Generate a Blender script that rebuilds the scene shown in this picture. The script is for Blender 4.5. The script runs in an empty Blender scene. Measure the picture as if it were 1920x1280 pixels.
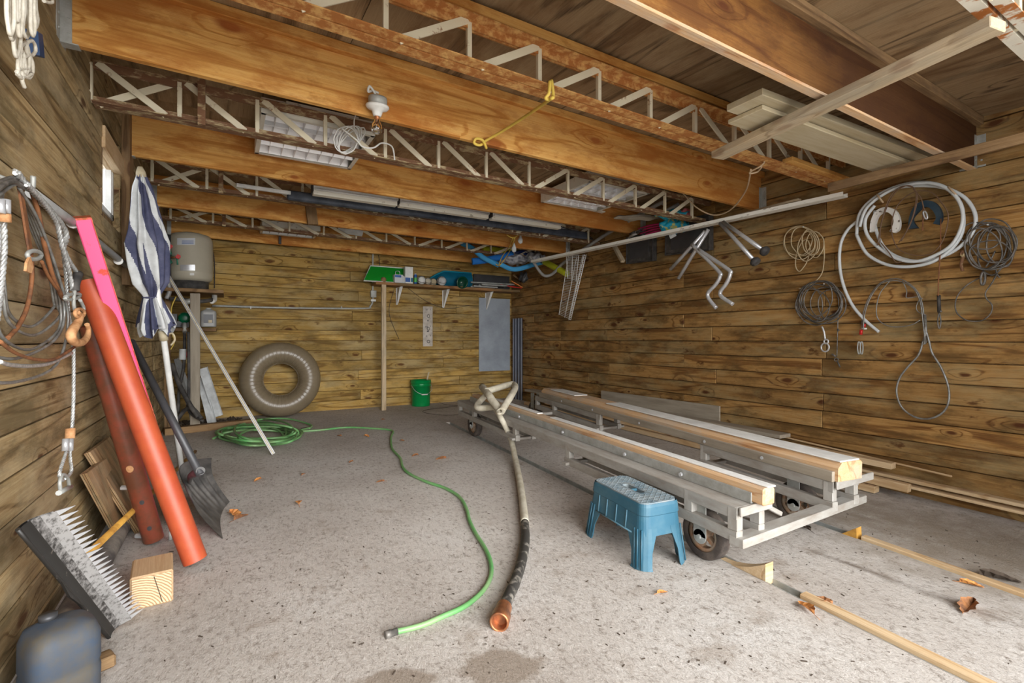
import bpy, math, random
from mathutils import Vector, Matrix, Euler
R = math.radians
S = bpy.context.scene
COL = S.collection

# ------------------------------------------------------------------ camera, light, exposure
F, TH, H, V0 = 915.0, R(30.4), 0.95, 636.0          # focal length in px of a 1920 px wide frame, yaw, eye height, horizon row
cam_d = bpy.data.cameras.new('camera'); cam = bpy.data.objects.new('camera', cam_d); COL.objects.link(cam)
cam.location = (0, 0, H); cam.rotation_euler = (R(90), 0, -TH)
cam_d.sensor_width = 36; cam_d.lens = F * 36 / 1920; cam_d.shift_y = -(640 - V0) / 1920; cam_d.clip_start = 0.05
S.camera = cam
w = bpy.data.worlds.new('sky'); S.world = w; w.use_nodes = True
bg = w.node_tree.nodes['Background']; bg.inputs[0].default_value = (0.90, 0.95, 1.0, 1); bg.inputs[1].default_value = 3.0
sd = bpy.data.lights.new('sun', 'SUN'); sd.energy = 6.2; sd.angle = R(60); sd.color = (1, 0.985, 0.96)
sun = bpy.data.objects.new('sun', sd); COL.objects.link(sun); sun.rotation_euler = (R(79.5), 0, R(2))
ad = bpy.data.lights.new('door_daylight', 'AREA'); ad.shape = 'RECTANGLE'; ad.size = 4.6; ad.size_y = 2.2; ad.energy = 60; ad.color = (1, 0.985, 0.96)
al = bpy.data.objects.new('door_daylight', ad); COL.objects.link(al); al.location = (1.75, -1.5, 1.3); al.rotation_euler = (R(88), 0, 0)
vs = S.view_settings; vs.view_transform = 'Standard'; vs.look = 'None'; vs.gamma = 1.0; vs.use_curve_mapping = False; vs.exposure = 0.34

# ------------------------------------------------------------------ geometry of the place
XL, XR, YB = -0.575, 4.08, 6.98                     # left wall, right wall, back wall
def zf(y): return -0.014 - 0.02 * (YB - y)          # the slab falls towards the door
def zdk(x, y): return 2.475 - 0.012 * (x - XL) - max(0.0, 2.6 - y) * 0.055      # underside of roof deck
FW = Vector((math.sin(TH), math.cos(TH), 0)); RT = Vector((math.cos(TH), -math.sin(TH), 0))
def P(u, v, x=None, y=None, z=None, h=None):        # the point seen at (u, v) on a wall plane, a level or h above the floor
    d = FW + RT * ((u - 960) / F) + Vector((0, 0, -(v - V0) / F))
    if x is not None: t = x / d.x
    elif y is not None: t = y / d.y
    elif z is not None: t = (z - H) / d.z
    else: t = (-0.014 - 0.02 * YB + h - H) / (d.z - 0.02 * d.y)
    return Vector((0, 0, H)) + d * t

# ------------------------------------------------------------------ materials
MATS = {}
def nt(name):
    m = bpy.data.materials.new(name); m.use_nodes = True; MATS[name] = m
    t = m.node_tree; b = t.nodes['Principled BSDF']
    return m, t, b
def N(t, ty, **k):
    n = t.nodes.new(ty)
    for a, v in k.items():
        if a.startswith('i_'):
            n.inputs[int(a[2:])].default_value = v
        else: setattr(n, a, v)
    return n
def L(t, a, ao, b, bi): t.links.new(a.outputs[ao], b.inputs[bi])
def ramp(t, src, so, stops):
    r = N(t, 'ShaderNodeValToRGB'); e = r.color_ramp.elements
    while len(e) < len(stops): e.new(0.5)
    for i, (p, c) in enumerate(stops):
        e[i].position = p; e[i].color = (c, c, c, 1) if not isinstance(c, tuple) else (*c, 1)
    L(t, src, so, r, 0); return r
def mix(t, fac, a, b, mode='MIX'):
    m = N(t, 'ShaderNodeMix', data_type='RGBA', blend_type=mode)
    for i, s in ((0, fac), (6, a), (7, b)):
        if isinstance(s, tuple) and hasattr(s[0], 'outputs'): L(t, s[0], s[1], m, i)
        elif i == 0: m.inputs[0].default_value = s
        else: m.inputs[i].default_value = (*s, 1)
    return (m, 2)
def objvec(t, scale, rnd=30.0, seed=0.0):
    tc = N(t, 'ShaderNodeTexCoord'); oi = N(t, 'ShaderNodeObjectInfo')
    mu = N(t, 'ShaderNodeMath', operation='MULTIPLY', i_1=rnd); L(t, oi, 5, mu, 0)
    ad_ = N(t, 'ShaderNodeVectorMath', operation='ADD'); L(t, tc, 3, ad_, 0); L(t, mu, 0, ad_, 1)
    mp = N(t, 'ShaderNodeMapping'); mp.inputs[1].default_value = (seed, seed * 1.7, seed * .6); mp.inputs[3].default_value = scale; L(t, ad_, 0, mp, 0)
    return mp, oi, ad_
def wood(name, dark, mid, light, stain=(0.10, 0.10, 0.05), stain_amt=0.6, rough=0.75, knots=1.0, var=0.35, grain=1.0, weather=None, weather_amt=0.0, spot=0.0, xdark=None, ks=1.0):
    m, t, b = nt(name)
    mp, oi, base = objvec(t, (0.42, 5.2 * grain, 5.2 * grain))
    sx = N(t, 'ShaderNodeSeparateXYZ'); L(t, base, 0, sx, 0)
    ad2 = N(t, 'ShaderNodeMath', operation='ADD'); L(t, sx, 1, ad2, 0); L(t, sx, 2, ad2, 1)   # works on both wide faces
    cb = N(t, 'ShaderNodeCombineXYZ'); L(t, sx, 0, cb, 0); L(t, ad2, 0, cb, 1)
    mk = N(t, 'ShaderNodeMapping'); mk.inputs[3].default_value = (1.9 * ks, 4.6 * ks, 5.5 * ks); L(t, cb, 0, mk, 0)
    wn_ = N(t, 'ShaderNodeTexNoise', i_2=5.0, i_3=2.0, i_4=0.5); L(t, mk, 0, wn_, 0)
    wm = N(t, 'ShaderNodeVectorMath', operation='SCALE'); wm.inputs[3].default_value = 0.10; L(t, wn_, 1, wm, 0)
    wa = N(t, 'ShaderNodeVectorMath', operation='ADD'); L(t, mk, 0, wa, 0); L(t, wm, 0, wa, 1)
    vo = N(t, 'ShaderNodeTexVoronoi', voronoi_dimensions='2D', i_2=1.0); vo.inputs['Randomness'].default_value = 1.0; L(t, wa, 0, vo, 0)
    sc_ = N(t, 'ShaderNodeSeparateColor'); L(t, vo, 1, sc_, 0)
    sel = N(t, 'ShaderNodeMath', operation='GREATER_THAN', i_1=0.60); L(t, sc_, 0, sel, 0)
    ksz = N(t, 'ShaderNodeMapRange', i_3=0.06, i_4=0.15); L(t, sc_, 1, ksz, 0)
    rel = N(t, 'ShaderNodeMath', operation='DIVIDE'); L(t, vo, 0, rel, 0); L(t, ksz, 0, rel, 1)
    kf0 = ramp(t, rel, 0, [(0.0, 1.0), (1.0, 0.0)]); kf0.color_ramp.interpolation = 'EASE'
    rr_ = N(t, 'ShaderNodeMath', operation='MULTIPLY', i_1=0.33); L(t, rel, 0, rr_, 0)
    kf = ramp(t, rr_, 0, [(0.0, 1.0), (1.0, 0.0)]); kf.color_ramp.interpolation = 'EASE'
    n1 = N(t, 'ShaderNodeTexNoise', i_2=1.0, i_3=2.0, i_4=0.5); L(t, mp, 0, n1, 0)
    a1 = N(t, 'ShaderNodeMath', operation='MULTIPLY', i_1=38.0); L(t, n1, 0, a1, 0)
    a2 = N(t, 'ShaderNodeMath', operation='MULTIPLY', i_1=11.0 * knots); L(t, kf, 0, a2, 0)
    a2b = N(t, 'ShaderNodeMath', operation='MULTIPLY'); L(t, a2, 0, a2b, 0); L(t, sel, 0, a2b, 1)
    a3 = N(t, 'ShaderNodeMath', operation='ADD'); L(t, a1, 0, a3, 0); L(t, a2b, 0, a3, 1)
    si = N(t, 'ShaderNodeMath', operation='SINE'); L(t, a3, 0, si, 0)
    mf = N(t, 'ShaderNodeMapping'); mf.inputs[3].default_value = (3, 110, 110); L(t, base, 0, mf, 0)
    n2 = N(t, 'ShaderNodeTexNoise', i_2=1.0, i_3=5.0, i_4=0.75); L(t, mf, 0, n2, 0)
    c1 = ramp(t, si, 0, [(0.0, 0.62), (0.72, 0.55), (0.97, 0.22)])
    g = mix(t, 0.55, (c1, 0), (n2, 0))
    col = ramp(t, g[0], g[1], [(0.30, dark), (0.50, mid), (0.68, light)])
    mr = N(t, 'ShaderNodeMapRange', i_3=1 - var, i_4=1 + var); L(t, oi, 5, mr, 0)
    hs = N(t, 'ShaderNodeHueSaturation'); L(t, col, 0, hs, 4); L(t, mr, 0, hs, 2)
    out = (hs, 0)
    ms = N(t, 'ShaderNodeMapping'); ms.inputs[3].default_value = (1.3, 3.6, 3.6); L(t, base, 0, ms, 0)
    n3 = N(t, 'ShaderNodeTexNoise', i_2=1.8, i_3=8.0, i_4=0.68); L(t, ms, 0, n3, 0)
    rs = ramp(t, n3, 0, [(0.45, 0.0), (0.60, stain_amt)])
    out = mix(t, (rs, 0), out, stain)
    if weather:
        n4 = N(t, 'ShaderNodeTexNoise', noise_dimensions='4D', i_1=7.3, i_2=1.4, i_3=6.0, i_4=0.68); L(t, ms, 0, n4, 0)
        rw = ramp(t, n4, 0, [(0.47, 0.0), (0.66, weather_amt)])
        out = mix(t, (rw, 0), out, weather)
    if spot:
        mz = N(t, 'ShaderNodeMapping'); mz.inputs[3].default_value = (5, 11, 11); L(t, base, 0, mz, 0)
        n5 = N(t, 'ShaderNodeTexNoise', i_2=1.0, i_3=4.0, i_4=0.65); L(t, mz, 0, n5, 0)
        r5 = ramp(t, n5, 0, [(0.62, 0.0), (0.70, spot)])
        out = mix(t, (r5, 0), out, (dark[0] * .75, dark[1] * .7, dark[2] * .6))
    kd = ramp(t, rel, 0, [(0.45, 0.9 * min(knots, 1)), (0.95, 0.0)])
    ks_ = N(t, 'ShaderNodeMath', operation='MULTIPLY'); L(t, kd, 0, ks_, 0); L(t, sel, 0, ks_, 1)
    out = mix(t, (ks_, 0), out, (dark[0] * .7, dark[1] * .5, dark[2] * .5))
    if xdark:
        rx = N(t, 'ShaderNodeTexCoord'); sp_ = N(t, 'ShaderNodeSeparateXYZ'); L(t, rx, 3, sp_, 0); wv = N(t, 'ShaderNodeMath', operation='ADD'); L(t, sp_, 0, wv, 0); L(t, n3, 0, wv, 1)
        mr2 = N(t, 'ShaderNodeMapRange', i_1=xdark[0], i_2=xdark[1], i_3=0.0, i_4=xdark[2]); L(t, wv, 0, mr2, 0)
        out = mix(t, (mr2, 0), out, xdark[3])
    L(t, out[0], out[1], b, 'Base Color'); b.inputs['Roughness'].default_value = rough
    b.inputs['Specular IOR Level'].default_value = 0.25
    bu = N(t, 'ShaderNodeBump'); bu.inputs[0].default_value = 0.45; bu.inputs[1].default_value = 0.01; L(t, g[0], g[1], bu, 'Height'); L(t, bu, 0, b, 'Normal')
    return m
def mat(name, c, rough=0.5, metal=0.0, c2=None, sc=8.0, lo=0.4, hi=0.65, amt=1.0, bump=0.0, stretch=(1, 1, 1), spec=0.5, trans=0.0, alpha=1.0):
    m, t, b = nt(name)
    b.inputs['Roughness'].default_value = rough; b.inputs['Metallic'].default_value = metal; b.inputs['Specular IOR Level'].default_value = spec
    if c2 is None: c2 = tuple(x * 0.62 for x in c); amt = amt * 0.55
    mp, oi, base = objvec(t, tuple(sc * s for s in stretch), 20)
    n = N(t, 'ShaderNodeTexNoise', i_2=1.0, i_3=7.0, i_4=0.65); L(t, mp, 0, n, 0)
    r = ramp(t, n, 0, [(lo, 0.0), (hi, amt)])
    o = mix(t, (r, 0), c, c2); L(t, o[0], o[1], b, 'Base Color')
    if bump:
        bu = N(t, 'ShaderNodeBump'); bu.inputs[0].default_value = bump; bu.inputs[1].default_value = 0.01; L(t, n, 0, bu, 'Height'); L(t, bu, 0, b, 'Normal')
    if trans: b.inputs['Transmission Weight'].default_value = trans
    if alpha < 1: b.inputs['Alpha'].default_value = alpha
    return m

M_R = wood('wall_wood', (0.10, 0.036, 0.008), (0.29, 0.150, 0.044), (0.46, 0.27, 0.098), stain=(0.11, 0.060, 0.018), stain_amt=0.8, var=0.20, weather=(0.40, 0.32, 0.16), weather_amt=0.5, spot=0.85)
M_B = wood('wall_wood_back', (0.14, 0.066, 0.013), (0.36, 0.215, 0.052), (0.52, 0.35, 0.115), stain=(0.15, 0.095, 0.026), stain_amt=0.7, var=0.24, weather=(0.50, 0.40, 0.21), weather_amt=0.5, spot=0.7)
M_L = wood('wall_wood_left', (0.12, 0.070, 0.026), (0.33, 0.225, 0.105), (0.50, 0.385, 0.21), stain=(0.12, 0.090, 0.042), stain_amt=0.7, var=0.26, weather=(0.52, 0.42, 0.26), weather_amt=0.65, spot=0.7)
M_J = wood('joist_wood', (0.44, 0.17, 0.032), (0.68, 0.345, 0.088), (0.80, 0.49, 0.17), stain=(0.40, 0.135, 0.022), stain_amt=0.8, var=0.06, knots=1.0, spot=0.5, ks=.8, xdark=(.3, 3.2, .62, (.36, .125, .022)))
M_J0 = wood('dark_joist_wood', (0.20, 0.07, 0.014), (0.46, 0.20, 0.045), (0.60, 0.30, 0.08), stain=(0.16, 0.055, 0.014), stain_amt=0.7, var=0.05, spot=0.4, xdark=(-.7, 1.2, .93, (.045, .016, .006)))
M_D = wood('deck_plywood', (0.07, 0.042, 0.022), (0.29, 0.195, 0.105), (0.38, 0.27, 0.155), stain=(0.17, 0.095, 0.042), stain_amt=0.7, var=0.2, knots=0.6, grain=0.62, weather=(0.36, 0.27, 0.16), weather_amt=0.6)
M_GW = wood('grey_wood', (0.26, 0.18, 0.10), (0.46, 0.35, 0.22), (0.58, 0.47, 0.32), stain=(0.32, 0.27, 0.19), stain_amt=0.6, var=0.12, knots=0.5, weather=(.44, .40, .32), weather_amt=.5)
M_PW = wood('pale_wood', (0.44, 0.28, 0.14), (0.60, 0.43, 0.25), (0.71, 0.55, 0.36), stain=(0.45, 0.27, 0.12), stain_amt=0.5, var=0.1, knots=0.6)
M_OW = wood('orange_wood', (0.42, 0.20, 0.08), (0.64, 0.39, 0.20), (0.74, 0.53, 0.33), stain=(0.52, 0.42, 0.32), stain_amt=0.7, var=0.08, knots=0.4)
M_BW = wood('brown_wood', (0.11, 0.060, 0.028), (0.26, 0.155, 0.072), (0.38, 0.25, 0.13), stain=(0.10, 0.06, 0.035), stain_amt=0.5, var=0.15, knots=0.5)
M_CB = mat('cream_board', (0.52, 0.45, 0.31), 0.6, c2=(0.44, 0.36, 0.22), sc=6, stretch=(0.5, 5, 5))
M_CREAM = mat('cream_paint', (0.72, 0.65, 0.48), 0.55, c2=(0.25, 0.10, 0.03), sc=16, lo=0.60, hi=0.68, bump=.2)
M_RUST = mat('rust', (0.40, 0.15, 0.035), 0.85, c2=(0.66, 0.38, 0.13), sc=22, lo=0.45, hi=0.62, bump=0.5)
M_RUST2 = mat('rust_with_paint', (0.18, 0.085, 0.04), 0.8, c2=(0.46, 0.36, 0.20), sc=11, lo=0.50, hi=0.62, bump=0.4, stretch=(1, 2.5, 2.5))
M_RUST3 = mat('paint_with_rust', (0.66, 0.62, 0.52), 0.6, c2=(0.38, 0.13, 0.03), sc=13, lo=0.50, hi=0.56, bump=0.3, stretch=(1, .6, .6))
M_GALV = mat('galvanised', (0.46, 0.47, 0.45), 0.55, 0.3, c2=(0.33, 0.33, 0.30), sc=14, bump=.05)
M_ALU = mat('dull_aluminium', (0.42, 0.405, 0.375), 0.6, 0.2, c2=(0.30, 0.265, 0.225), sc=7, lo=.35, hi=.7, stretch=(1, 3, 3), bump=.08)
M_CHR = mat('bright_tube', (0.66, 0.67, 0.69), 0.35, 0.5)
M_WHITE = mat('white_plastic', (0.80, 0.80, 0.77), 0.5)
M_WHP = mat('white_enamel', (0.78, 0.75, 0.66), 0.45, c2=(0.35, 0.30, 0.22), sc=20, lo=.62, hi=.72)
M_WPANEL = mat('worn_white_strip', (0.88, 0.87, 0.80), 0.5, c2=(0.35, 0.30, 0.24), sc=26, lo=.60, hi=.68, stretch=(.5, 1.5, 1.5))
M_BLACK = mat('black_rubber', (0.030, 0.028, 0.028), 0.7, c2=(0.10, 0.09, 0.08), sc=10)
M_DK = mat('dark_metal', (0.07, 0.07, 0.075), 0.45, 0.3)
M_TYRE = mat('tyre_rubber', (0.045, 0.035, 0.03), 0.85, c2=(0.14, 0.11, 0.09), sc=9)
M_HUB = mat('wheel_hub', (0.30, 0.25, 0.19), 0.6, 0.0, c2=(0.35, 0.16, 0.07), sc=16)
M_STOOL = mat('blue_plastic', (0.022, 0.105, 0.165), 0.5, c2=(0.07, 0.155, 0.20), sc=7, lo=.4, hi=.75, bump=.1)
M_STOOLD = mat('blue_plastic_dusty', (0.09, 0.15, 0.19), 0.65, c2=(0.22, 0.25, 0.26), sc=12, lo=.3, hi=.6, bump=.25)
M_PINK = mat('pink_paint', (0.92, 0.10, 0.26), 0.5, c2=(0.62, 0.06, 0.03), sc=14, lo=.60, hi=.66)
M_RED = mat('red_oxide', (0.46, 0.085, 0.030), 0.45, c2=(0.40, 0.06, 0.025), sc=12, lo=.4, hi=.7, bump=.08)
M_RED2 = mat('brown_oxide', (0.24, 0.055, 0.028), 0.4, c2=(0.14, 0.05, 0.025), sc=10, lo=.4, hi=.6, bump=.15)
M_HOSE = mat('green_hose', (0.10, 0.33, 0.10), 0.4, c2=(0.22, 0.36, 0.16), sc=4)
M_TUBE = mat('taupe_vinyl', (0.215, 0.17, 0.11), 0.30, c2=(0.175, 0.135, 0.085), sc=3)
M_GREEN = mat('green_plastic', (0.0, 0.23, 0.055), 0.3, amt=.3)
M_SHOVEL = mat('dark_shovel_plastic', (0.050, 0.047, 0.045), 0.5, c2=(0.15, 0.14, 0.13), sc=8)
M_CABLE = mat('steel_cable', (0.34, 0.35, 0.34), 0.45, 0.5, c2=(0.17, 0.15, 0.13), sc=20)
M_CABLEB = mat('bright_cable', (0.62, 0.63, 0.62), 0.4, 0.5, c2=(0.36, 0.36, 0.35), sc=60)
M_CABLEK = mat('dark_cable', (0.085, 0.080, 0.072), 0.5, 0.3, c2=(0.24, 0.22, 0.20), sc=20)
M_RCABLE = mat('rusty_cable', (0.30, 0.12, 0.045), 0.7, 0.1, c2=(0.14, 0.06, 0.03), sc=24)
M_ROPE = mat('white_rope', (0.76, 0.72, 0.62), 0.8, c2=(0.55, 0.50, 0.40), sc=30)
M_YEL = mat('yellow_rope', (0.78, 0.56, 0.10), 0.7)
M_BEIGE = mat('beige_cord', (0.60, 0.44, 0.28), 0.7)
M_TANK = mat('beige_tank', (0.50, 0.46, 0.36), 0.4, amt=.3)
M_NAVY = mat('navy_fabric', (0.045, 0.050, 0.105), 0.8, c2=(0.09, 0.095, 0.16), sc=12, bump=.1)
M_FAB = mat('white_fabric', (0.64, 0.66, 0.66), 0.8, c2=(0.47, 0.48, 0.48), sc=9, bump=.1)
M_ORANGE = mat('orange_plastic', (0.85, 0.24, 0.02), 0.4)
M_HANDLE = mat('yellow_handle', (0.60, 0.33, 0.06), 0.45, c2=(0.30, 0.14, 0.03), sc=9)
M_GREY = mat('grey_conduit', (0.38, 0.38, 0.37), 0.5, 0.2)
M_FOAM = mat('wrapped_foam', (0.56, 0.52, 0.42), 0.8, c2=(0.42, 0.37, 0.27), sc=14, bump=.5)
M_BRASS = mat('copper_fitting', (0.55, 0.22, 0.09), 0.4, 0.6, c2=(0.25, 0.10, 0.05), sc=20)
M_HOOK = mat('orange_rust_hook', (0.66, 0.36, 0.17), 0.75, c2=(0.40, 0.17, 0.06), sc=25, bump=.3)
M_GPANEL = mat('grey_sheet', (0.33, 0.37, 0.42), 0.5, c2=(0.24, 0.27, 0.31), sc=3)
M_DPANEL = mat('slate_panel', (0.075, 0.085, 0.12), 0.4, 0.2)
M_BNOOD = mat('light_blue_foam', (0.06, 0.36, 0.70), 0.8, amt=.5)
M_BNOOD2 = mat('deep_blue_foam', (0.01, 0.17, 0.58), 0.8, amt=.5)
M_YNOOD = mat('lime_foam', (0.62, 0.66, 0.02), 0.8, amt=.5)
M_TEAL = mat('teal_plastic', (0.005, 0.14, 0.24), 0.35)
M_DGREEN = mat('dark_green_plastic', (0.0, 0.055, 0.028), 0.25)
M_BRED = mat('red_handle', (0.6, 0.02, 0.02), 0.4)
M_LEAF = mat('dry_leaf', (0.36, 0.15, 0.05), 0.8, c2=(0.14, 0.06, 0.03), sc=30)
M_LEAF2 = mat('orange_leaf', (0.62, 0.27, 0.07), 0.8, c2=(0.35, 0.13, 0.04), sc=30)
M_DIRT = mat('dirt', (0.07, 0.05, 0.035), 0.95)
M_TARP = mat('navy_vinyl', (0.015, 0.020, 0.032), 0.4, c2=(0.07, 0.08, 0.10), sc=6)
M_DRUM = mat('blue_drum', (0.045, 0.065, 0.10), 0.65, c2=(0.085, 0.075, 0.06), sc=5, lo=.42, hi=.58, bump=.1)
M_GLASS = mat('clear_glass', (0.95, 0.95, 0.95), 0.03, trans=1.0, amt=0)
M_MIRROR = mat('louvre_reflector', (0.92, 0.93, 0.96), 0.25, 0.35, amt=.1)
M_PLASTIC = mat('cloudy_plastic', (0.42, 0.42, 0.44), 0.3, c2=(0.14, 0.14, 0.17), sc=14, lo=.42, hi=.6)
M_MAG = mat('magenta_fabric', (0.66, 0.03, 0.20), 0.7)
M_CYAN = mat('turquoise_fabric', (0.0, 0.28, 0.42), 0.7, c2=(0.45, 0.42, 0.10), sc=16, lo=.52, hi=.56)
M_PAPER = mat('paper_label', (0.62, 0.64, 0.66), 0.7, amt=.2)
M_GASK = mat('dark_red_paint', (0.13, 0.04, 0.03), 0.7)
M_TWINE = mat('thin_wire', (0.07, 0.05, 0.04), 0.6)
M_GREYB = mat('weathered_lumber_grey', (0.36, 0.31, 0.24), 0.8, c2=(0.25, 0.21, 0.16), sc=5, stretch=(.4, 4, 4), bump=.2)
M_VHOSE = mat('white_hose', (0.62, 0.65, 0.66), 0.35, amt=.4)
M_LBLUE = mat('blue_print', (0.03, 0.12, 0.42), 0.5)

def louvre_glow():
    return M_MIRROR

# ------------------------------------------------------------------ mesh helpers
class MB:
    def __init__(s): s.v = []; s.f = []; s.mi = []; s.sm = []
    def add(s, vs, fs, mi=0, smooth=False):
        o = len(s.v); s.v += [tuple(p) for p in vs]
        for f in fs: s.f.append(tuple(i + o for i in f)); s.mi.append(mi); s.sm.append(smooth)
        return s
    def box(s, c, size, rot=None, mi=0, M=None):
        hx, hy, hz = (a / 2 for a in size)
        vs = [Vector((x, y, z)) for x in (-hx, hx) for y in (-hy, hy) for z in (-hz, hz)]
        if rot is not None: e = Euler(rot).to_matrix(); vs = [e @ p for p in vs]
        vs = [p + Vector(c) for p in vs]
        if M is not None: vs = [M @ p for p in vs]
        return s.add(vs, [(0, 1, 3, 2), (4, 6, 7, 5), (0, 4, 5, 1), (2, 3, 7, 6), (0, 2, 6, 4), (1, 5, 7, 3)], mi)
    def bbox(s, size, b=0.003, mi=0, c=(0, 0, 0)):      # chamfered box, 24 vertices
        hx, hy, hz = (a / 2 for a in size); b = min(b, hx * .9, hy * .9, hz * .9); V = []; idx = {}
        for sx in (-1, 1):
            for sy in (-1, 1):
                for sz in (-1, 1):
                    for k, (a, bb, cc) in enumerate(((hx, hy - b, hz - b), (hx - b, hy, hz - b), (hx - b, hy - b, hz))):
                        idx[(sx, sy, sz, k)] = len(V); V.append((sx * a + c[0], sy * bb + c[1], sz * cc + c[2]))
        Fs = []
        for sg in (-1, 1):
            q = lambda k, l: [idx[(*p, k)] for p in l]
            Fs.append(q(0, [(sg, -1, -1), (sg, 1, -1), (sg, 1, 1), (sg, -1, 1)])); Fs.append(q(1, [(-1, sg, -1), (1, sg, -1), (1, sg, 1), (-1, sg, 1)])); Fs.append(q(2, [(-1, -1, sg), (1, -1, sg), (1, 1, sg), (-1, 1, sg)]))
        for a in (-1, 1):
            for c2 in (-1, 1):
                Fs.append([idx[(a, c2, -1, 0)], idx[(a, c2, 1, 0)], idx[(a, c2, 1, 1)], idx[(a, c2, -1, 1)]])
                Fs.append([idx[(a, -1, c2, 0)], idx[(a, 1, c2, 0)], idx[(a, 1, c2, 2)], idx[(a, -1, c2, 2)]])
                Fs.append([idx[(-1, a, c2, 1)], idx[(1, a, c2, 1)], idx[(1, a, c2, 2)], idx[(-1, a, c2, 2)]])
                for d in (-1, 1): Fs.append([idx[(a, c2, d, k)] for k in range(3)])
        return s.add(V, Fs, mi)
    def beam(s, p0, p1, w_, h_, up=(0, 0, 1), mi=0):
        p0 = Vector(p0); p1 = Vector(p1); d = (p1 - p0); l = d.length; M = frame(p0, p1, up)
        return s.box((l / 2, 0, 0), (l, w_, h_), mi=mi, M=M)
    def tube(s, pts, r, n=8, closed=False, mi=0, cap=True, smooth=True):
        pts = [Vector(p) for p in pts]; k = len(pts)
        if k < 2: return s
        rs = r if isinstance(r, (list, tuple)) else [r] * k
        T = []
        for i in range(k):
            a = pts[i - 1] if (i > 0 or closed) else pts[i]; c = pts[(i + 1) % k] if (i < k - 1 or closed) else pts[i]
            q = (c - a); T.append(q.normalized() if q.length > 1e-9 else Vector((0, 0, 1)))
        up = Vector((0, 0, 1)) if abs(T[0].z) < 0.9 else Vector((1, 0, 0))
        nn = (up - T[0] * up.dot(T[0])).normalized(); V = []
        for i in range(k):
            nn = (nn - T[i] * nn.dot(T[i]));
            nn = nn.normalized() if nn.length > 1e-6 else T[i].orthogonal().normalized()
            bb = T[i].cross(nn)
            for j in range(n):
                an = 2 * math.pi * j / n; V.append(pts[i] + (nn * math.cos(an) + bb * math.sin(an)) * rs[i])
        Fs = []
        for i in range(k if closed else k - 1):
            for j in range(n):
                a = i * n + j; b_ = i * n + (j + 1) % n; c = ((i + 1) % k) * n + (j + 1) % n; d = ((i + 1) % k) * n + j
                Fs.append((a, b_, c, d))
        s.add(V, Fs, mi, smooth)
        if cap and not closed:
            o = len(s.v) - len(V)
            s.f.append(tuple(o + j for j in reversed(range(n)))); s.f.append(tuple(o + (k - 1) * n + j for j in range(n))); s.mi += [mi, mi]; s.sm += [False, False]
        return s
    def lathe(s, prof, n=24, M=None, mi=0, smooth=True, fn=None, cap=True):
        V = []
        for (r, z) in prof:
            for j in range(n):
                a = 2 * math.pi * j / n; rr = r * (fn(a, z) if fn else 1); p = Vector((rr * math.cos(a), rr * math.sin(a), z)); V.append(M @ p if M else p)
        Fs = [(i * n + j, i * n + (j + 1) % n, (i + 1) * n + (j + 1) % n, (i + 1) * n + j) for i in range(len(prof) - 1) for j in range(n)]
        s.add(V, Fs, mi, smooth)
        if cap:
            o = len(s.v) - len(V)
            for i, rev in ((0, True), (len(prof) - 1, False)):
                if prof[i][0] > 1e-4:
                    l = [o + i * n + j for j in range(n)]; s.f.append(tuple(reversed(l)) if rev else tuple(l)); s.mi.append(mi); s.sm.append(False)
        return s
    def prism(s, pts, th, nrm, mi=0):                    # flat outline (3D points) with thickness along nrm
        nv = Vector(nrm).normalized() * th; k = len(pts); a = [Vector(p) for p in pts]; V = a + [p + nv for p in a]
        Fs = [tuple(range(k)), tuple(reversed(range(k, 2 * k)))] + [(i, (i + 1) % k, (i + 1) % k + k, i + k) for i in range(k)]
        return s.add(V, Fs, mi)
    def grid(s, fn, nu, nv, mi=0, smooth=True, closed_u=False):
        V = [fn(i / nu, j / nv) for j in range(nv + 1) for i in range(nu + 1)]
        Fs = [(j * (nu + 1) + i, j * (nu + 1) + i + 1, (j + 1) * (nu + 1) + i + 1, (j + 1) * (nu + 1) + i) for j in range(nv) for i in range(nu)]
        return s.add(V, Fs, mi, smooth)
    def mesh(s, name, mats):
        me = bpy.data.meshes.new(name); me.from_pydata(s.v, [], s.f)
        for m_ in (mats if isinstance(mats, (list, tuple)) else [mats]): me.materials.append(m_)
        me.polygons.foreach_set('material_index', s.mi); me.polygons.foreach_set('use_smooth', s.sm); me.update(); return me
    def build(s, name, mats, parent=None, **k): return put(name, s.mesh(name, mats), parent, None, **k)

def frame(p0, p1, up=(0, 0, 1)):
    p0 = Vector(p0); x = (Vector(p1) - p0).normalized(); u = Vector(up)
    if abs(x.dot(u)) > 0.98: u = Vector((0, 1, 0)) if abs(x.y) < .9 else Vector((1, 0, 0))
    y = u.cross(x).normalized(); z = x.cross(y)
    return Matrix(((x.x, y.x, z.x, p0.x), (x.y, y.y, z.y, p0.y), (x.z, y.z, z.z, p0.z), (0, 0, 0, 1)))
WM = {}
def put(name, me, parent=None, M=None, label=None, cat=None, group=None, kind=None):
    """link one mesh object; without a matrix its origin goes to the middle of its own base"""
    if M is None:
        c = [sum((v.co[i] for v in me.vertices)) / max(1, len(me.vertices)) for i in range(2)]; zz = min((v.co.z for v in me.vertices), default=0)
        M = Matrix.Translation((c[0], c[1], zz)); me.transform(M.inverted())
    o = bpy.data.objects.new(name, me); COL.objects.link(o); WM[o.name] = M
    if parent is not None: o.parent = parent; o.matrix_basis = WM[parent.name].inverted() @ M
    else: o.matrix_basis = M
    tag(o, label, cat, group, kind); return o
def tag(o, label=None, cat=None, group=None, kind=None):
    if label: o['label'] = label
    if cat: o['category'] = cat
    if group: o['group'] = group
    if kind: o['kind'] = kind
    return o
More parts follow.
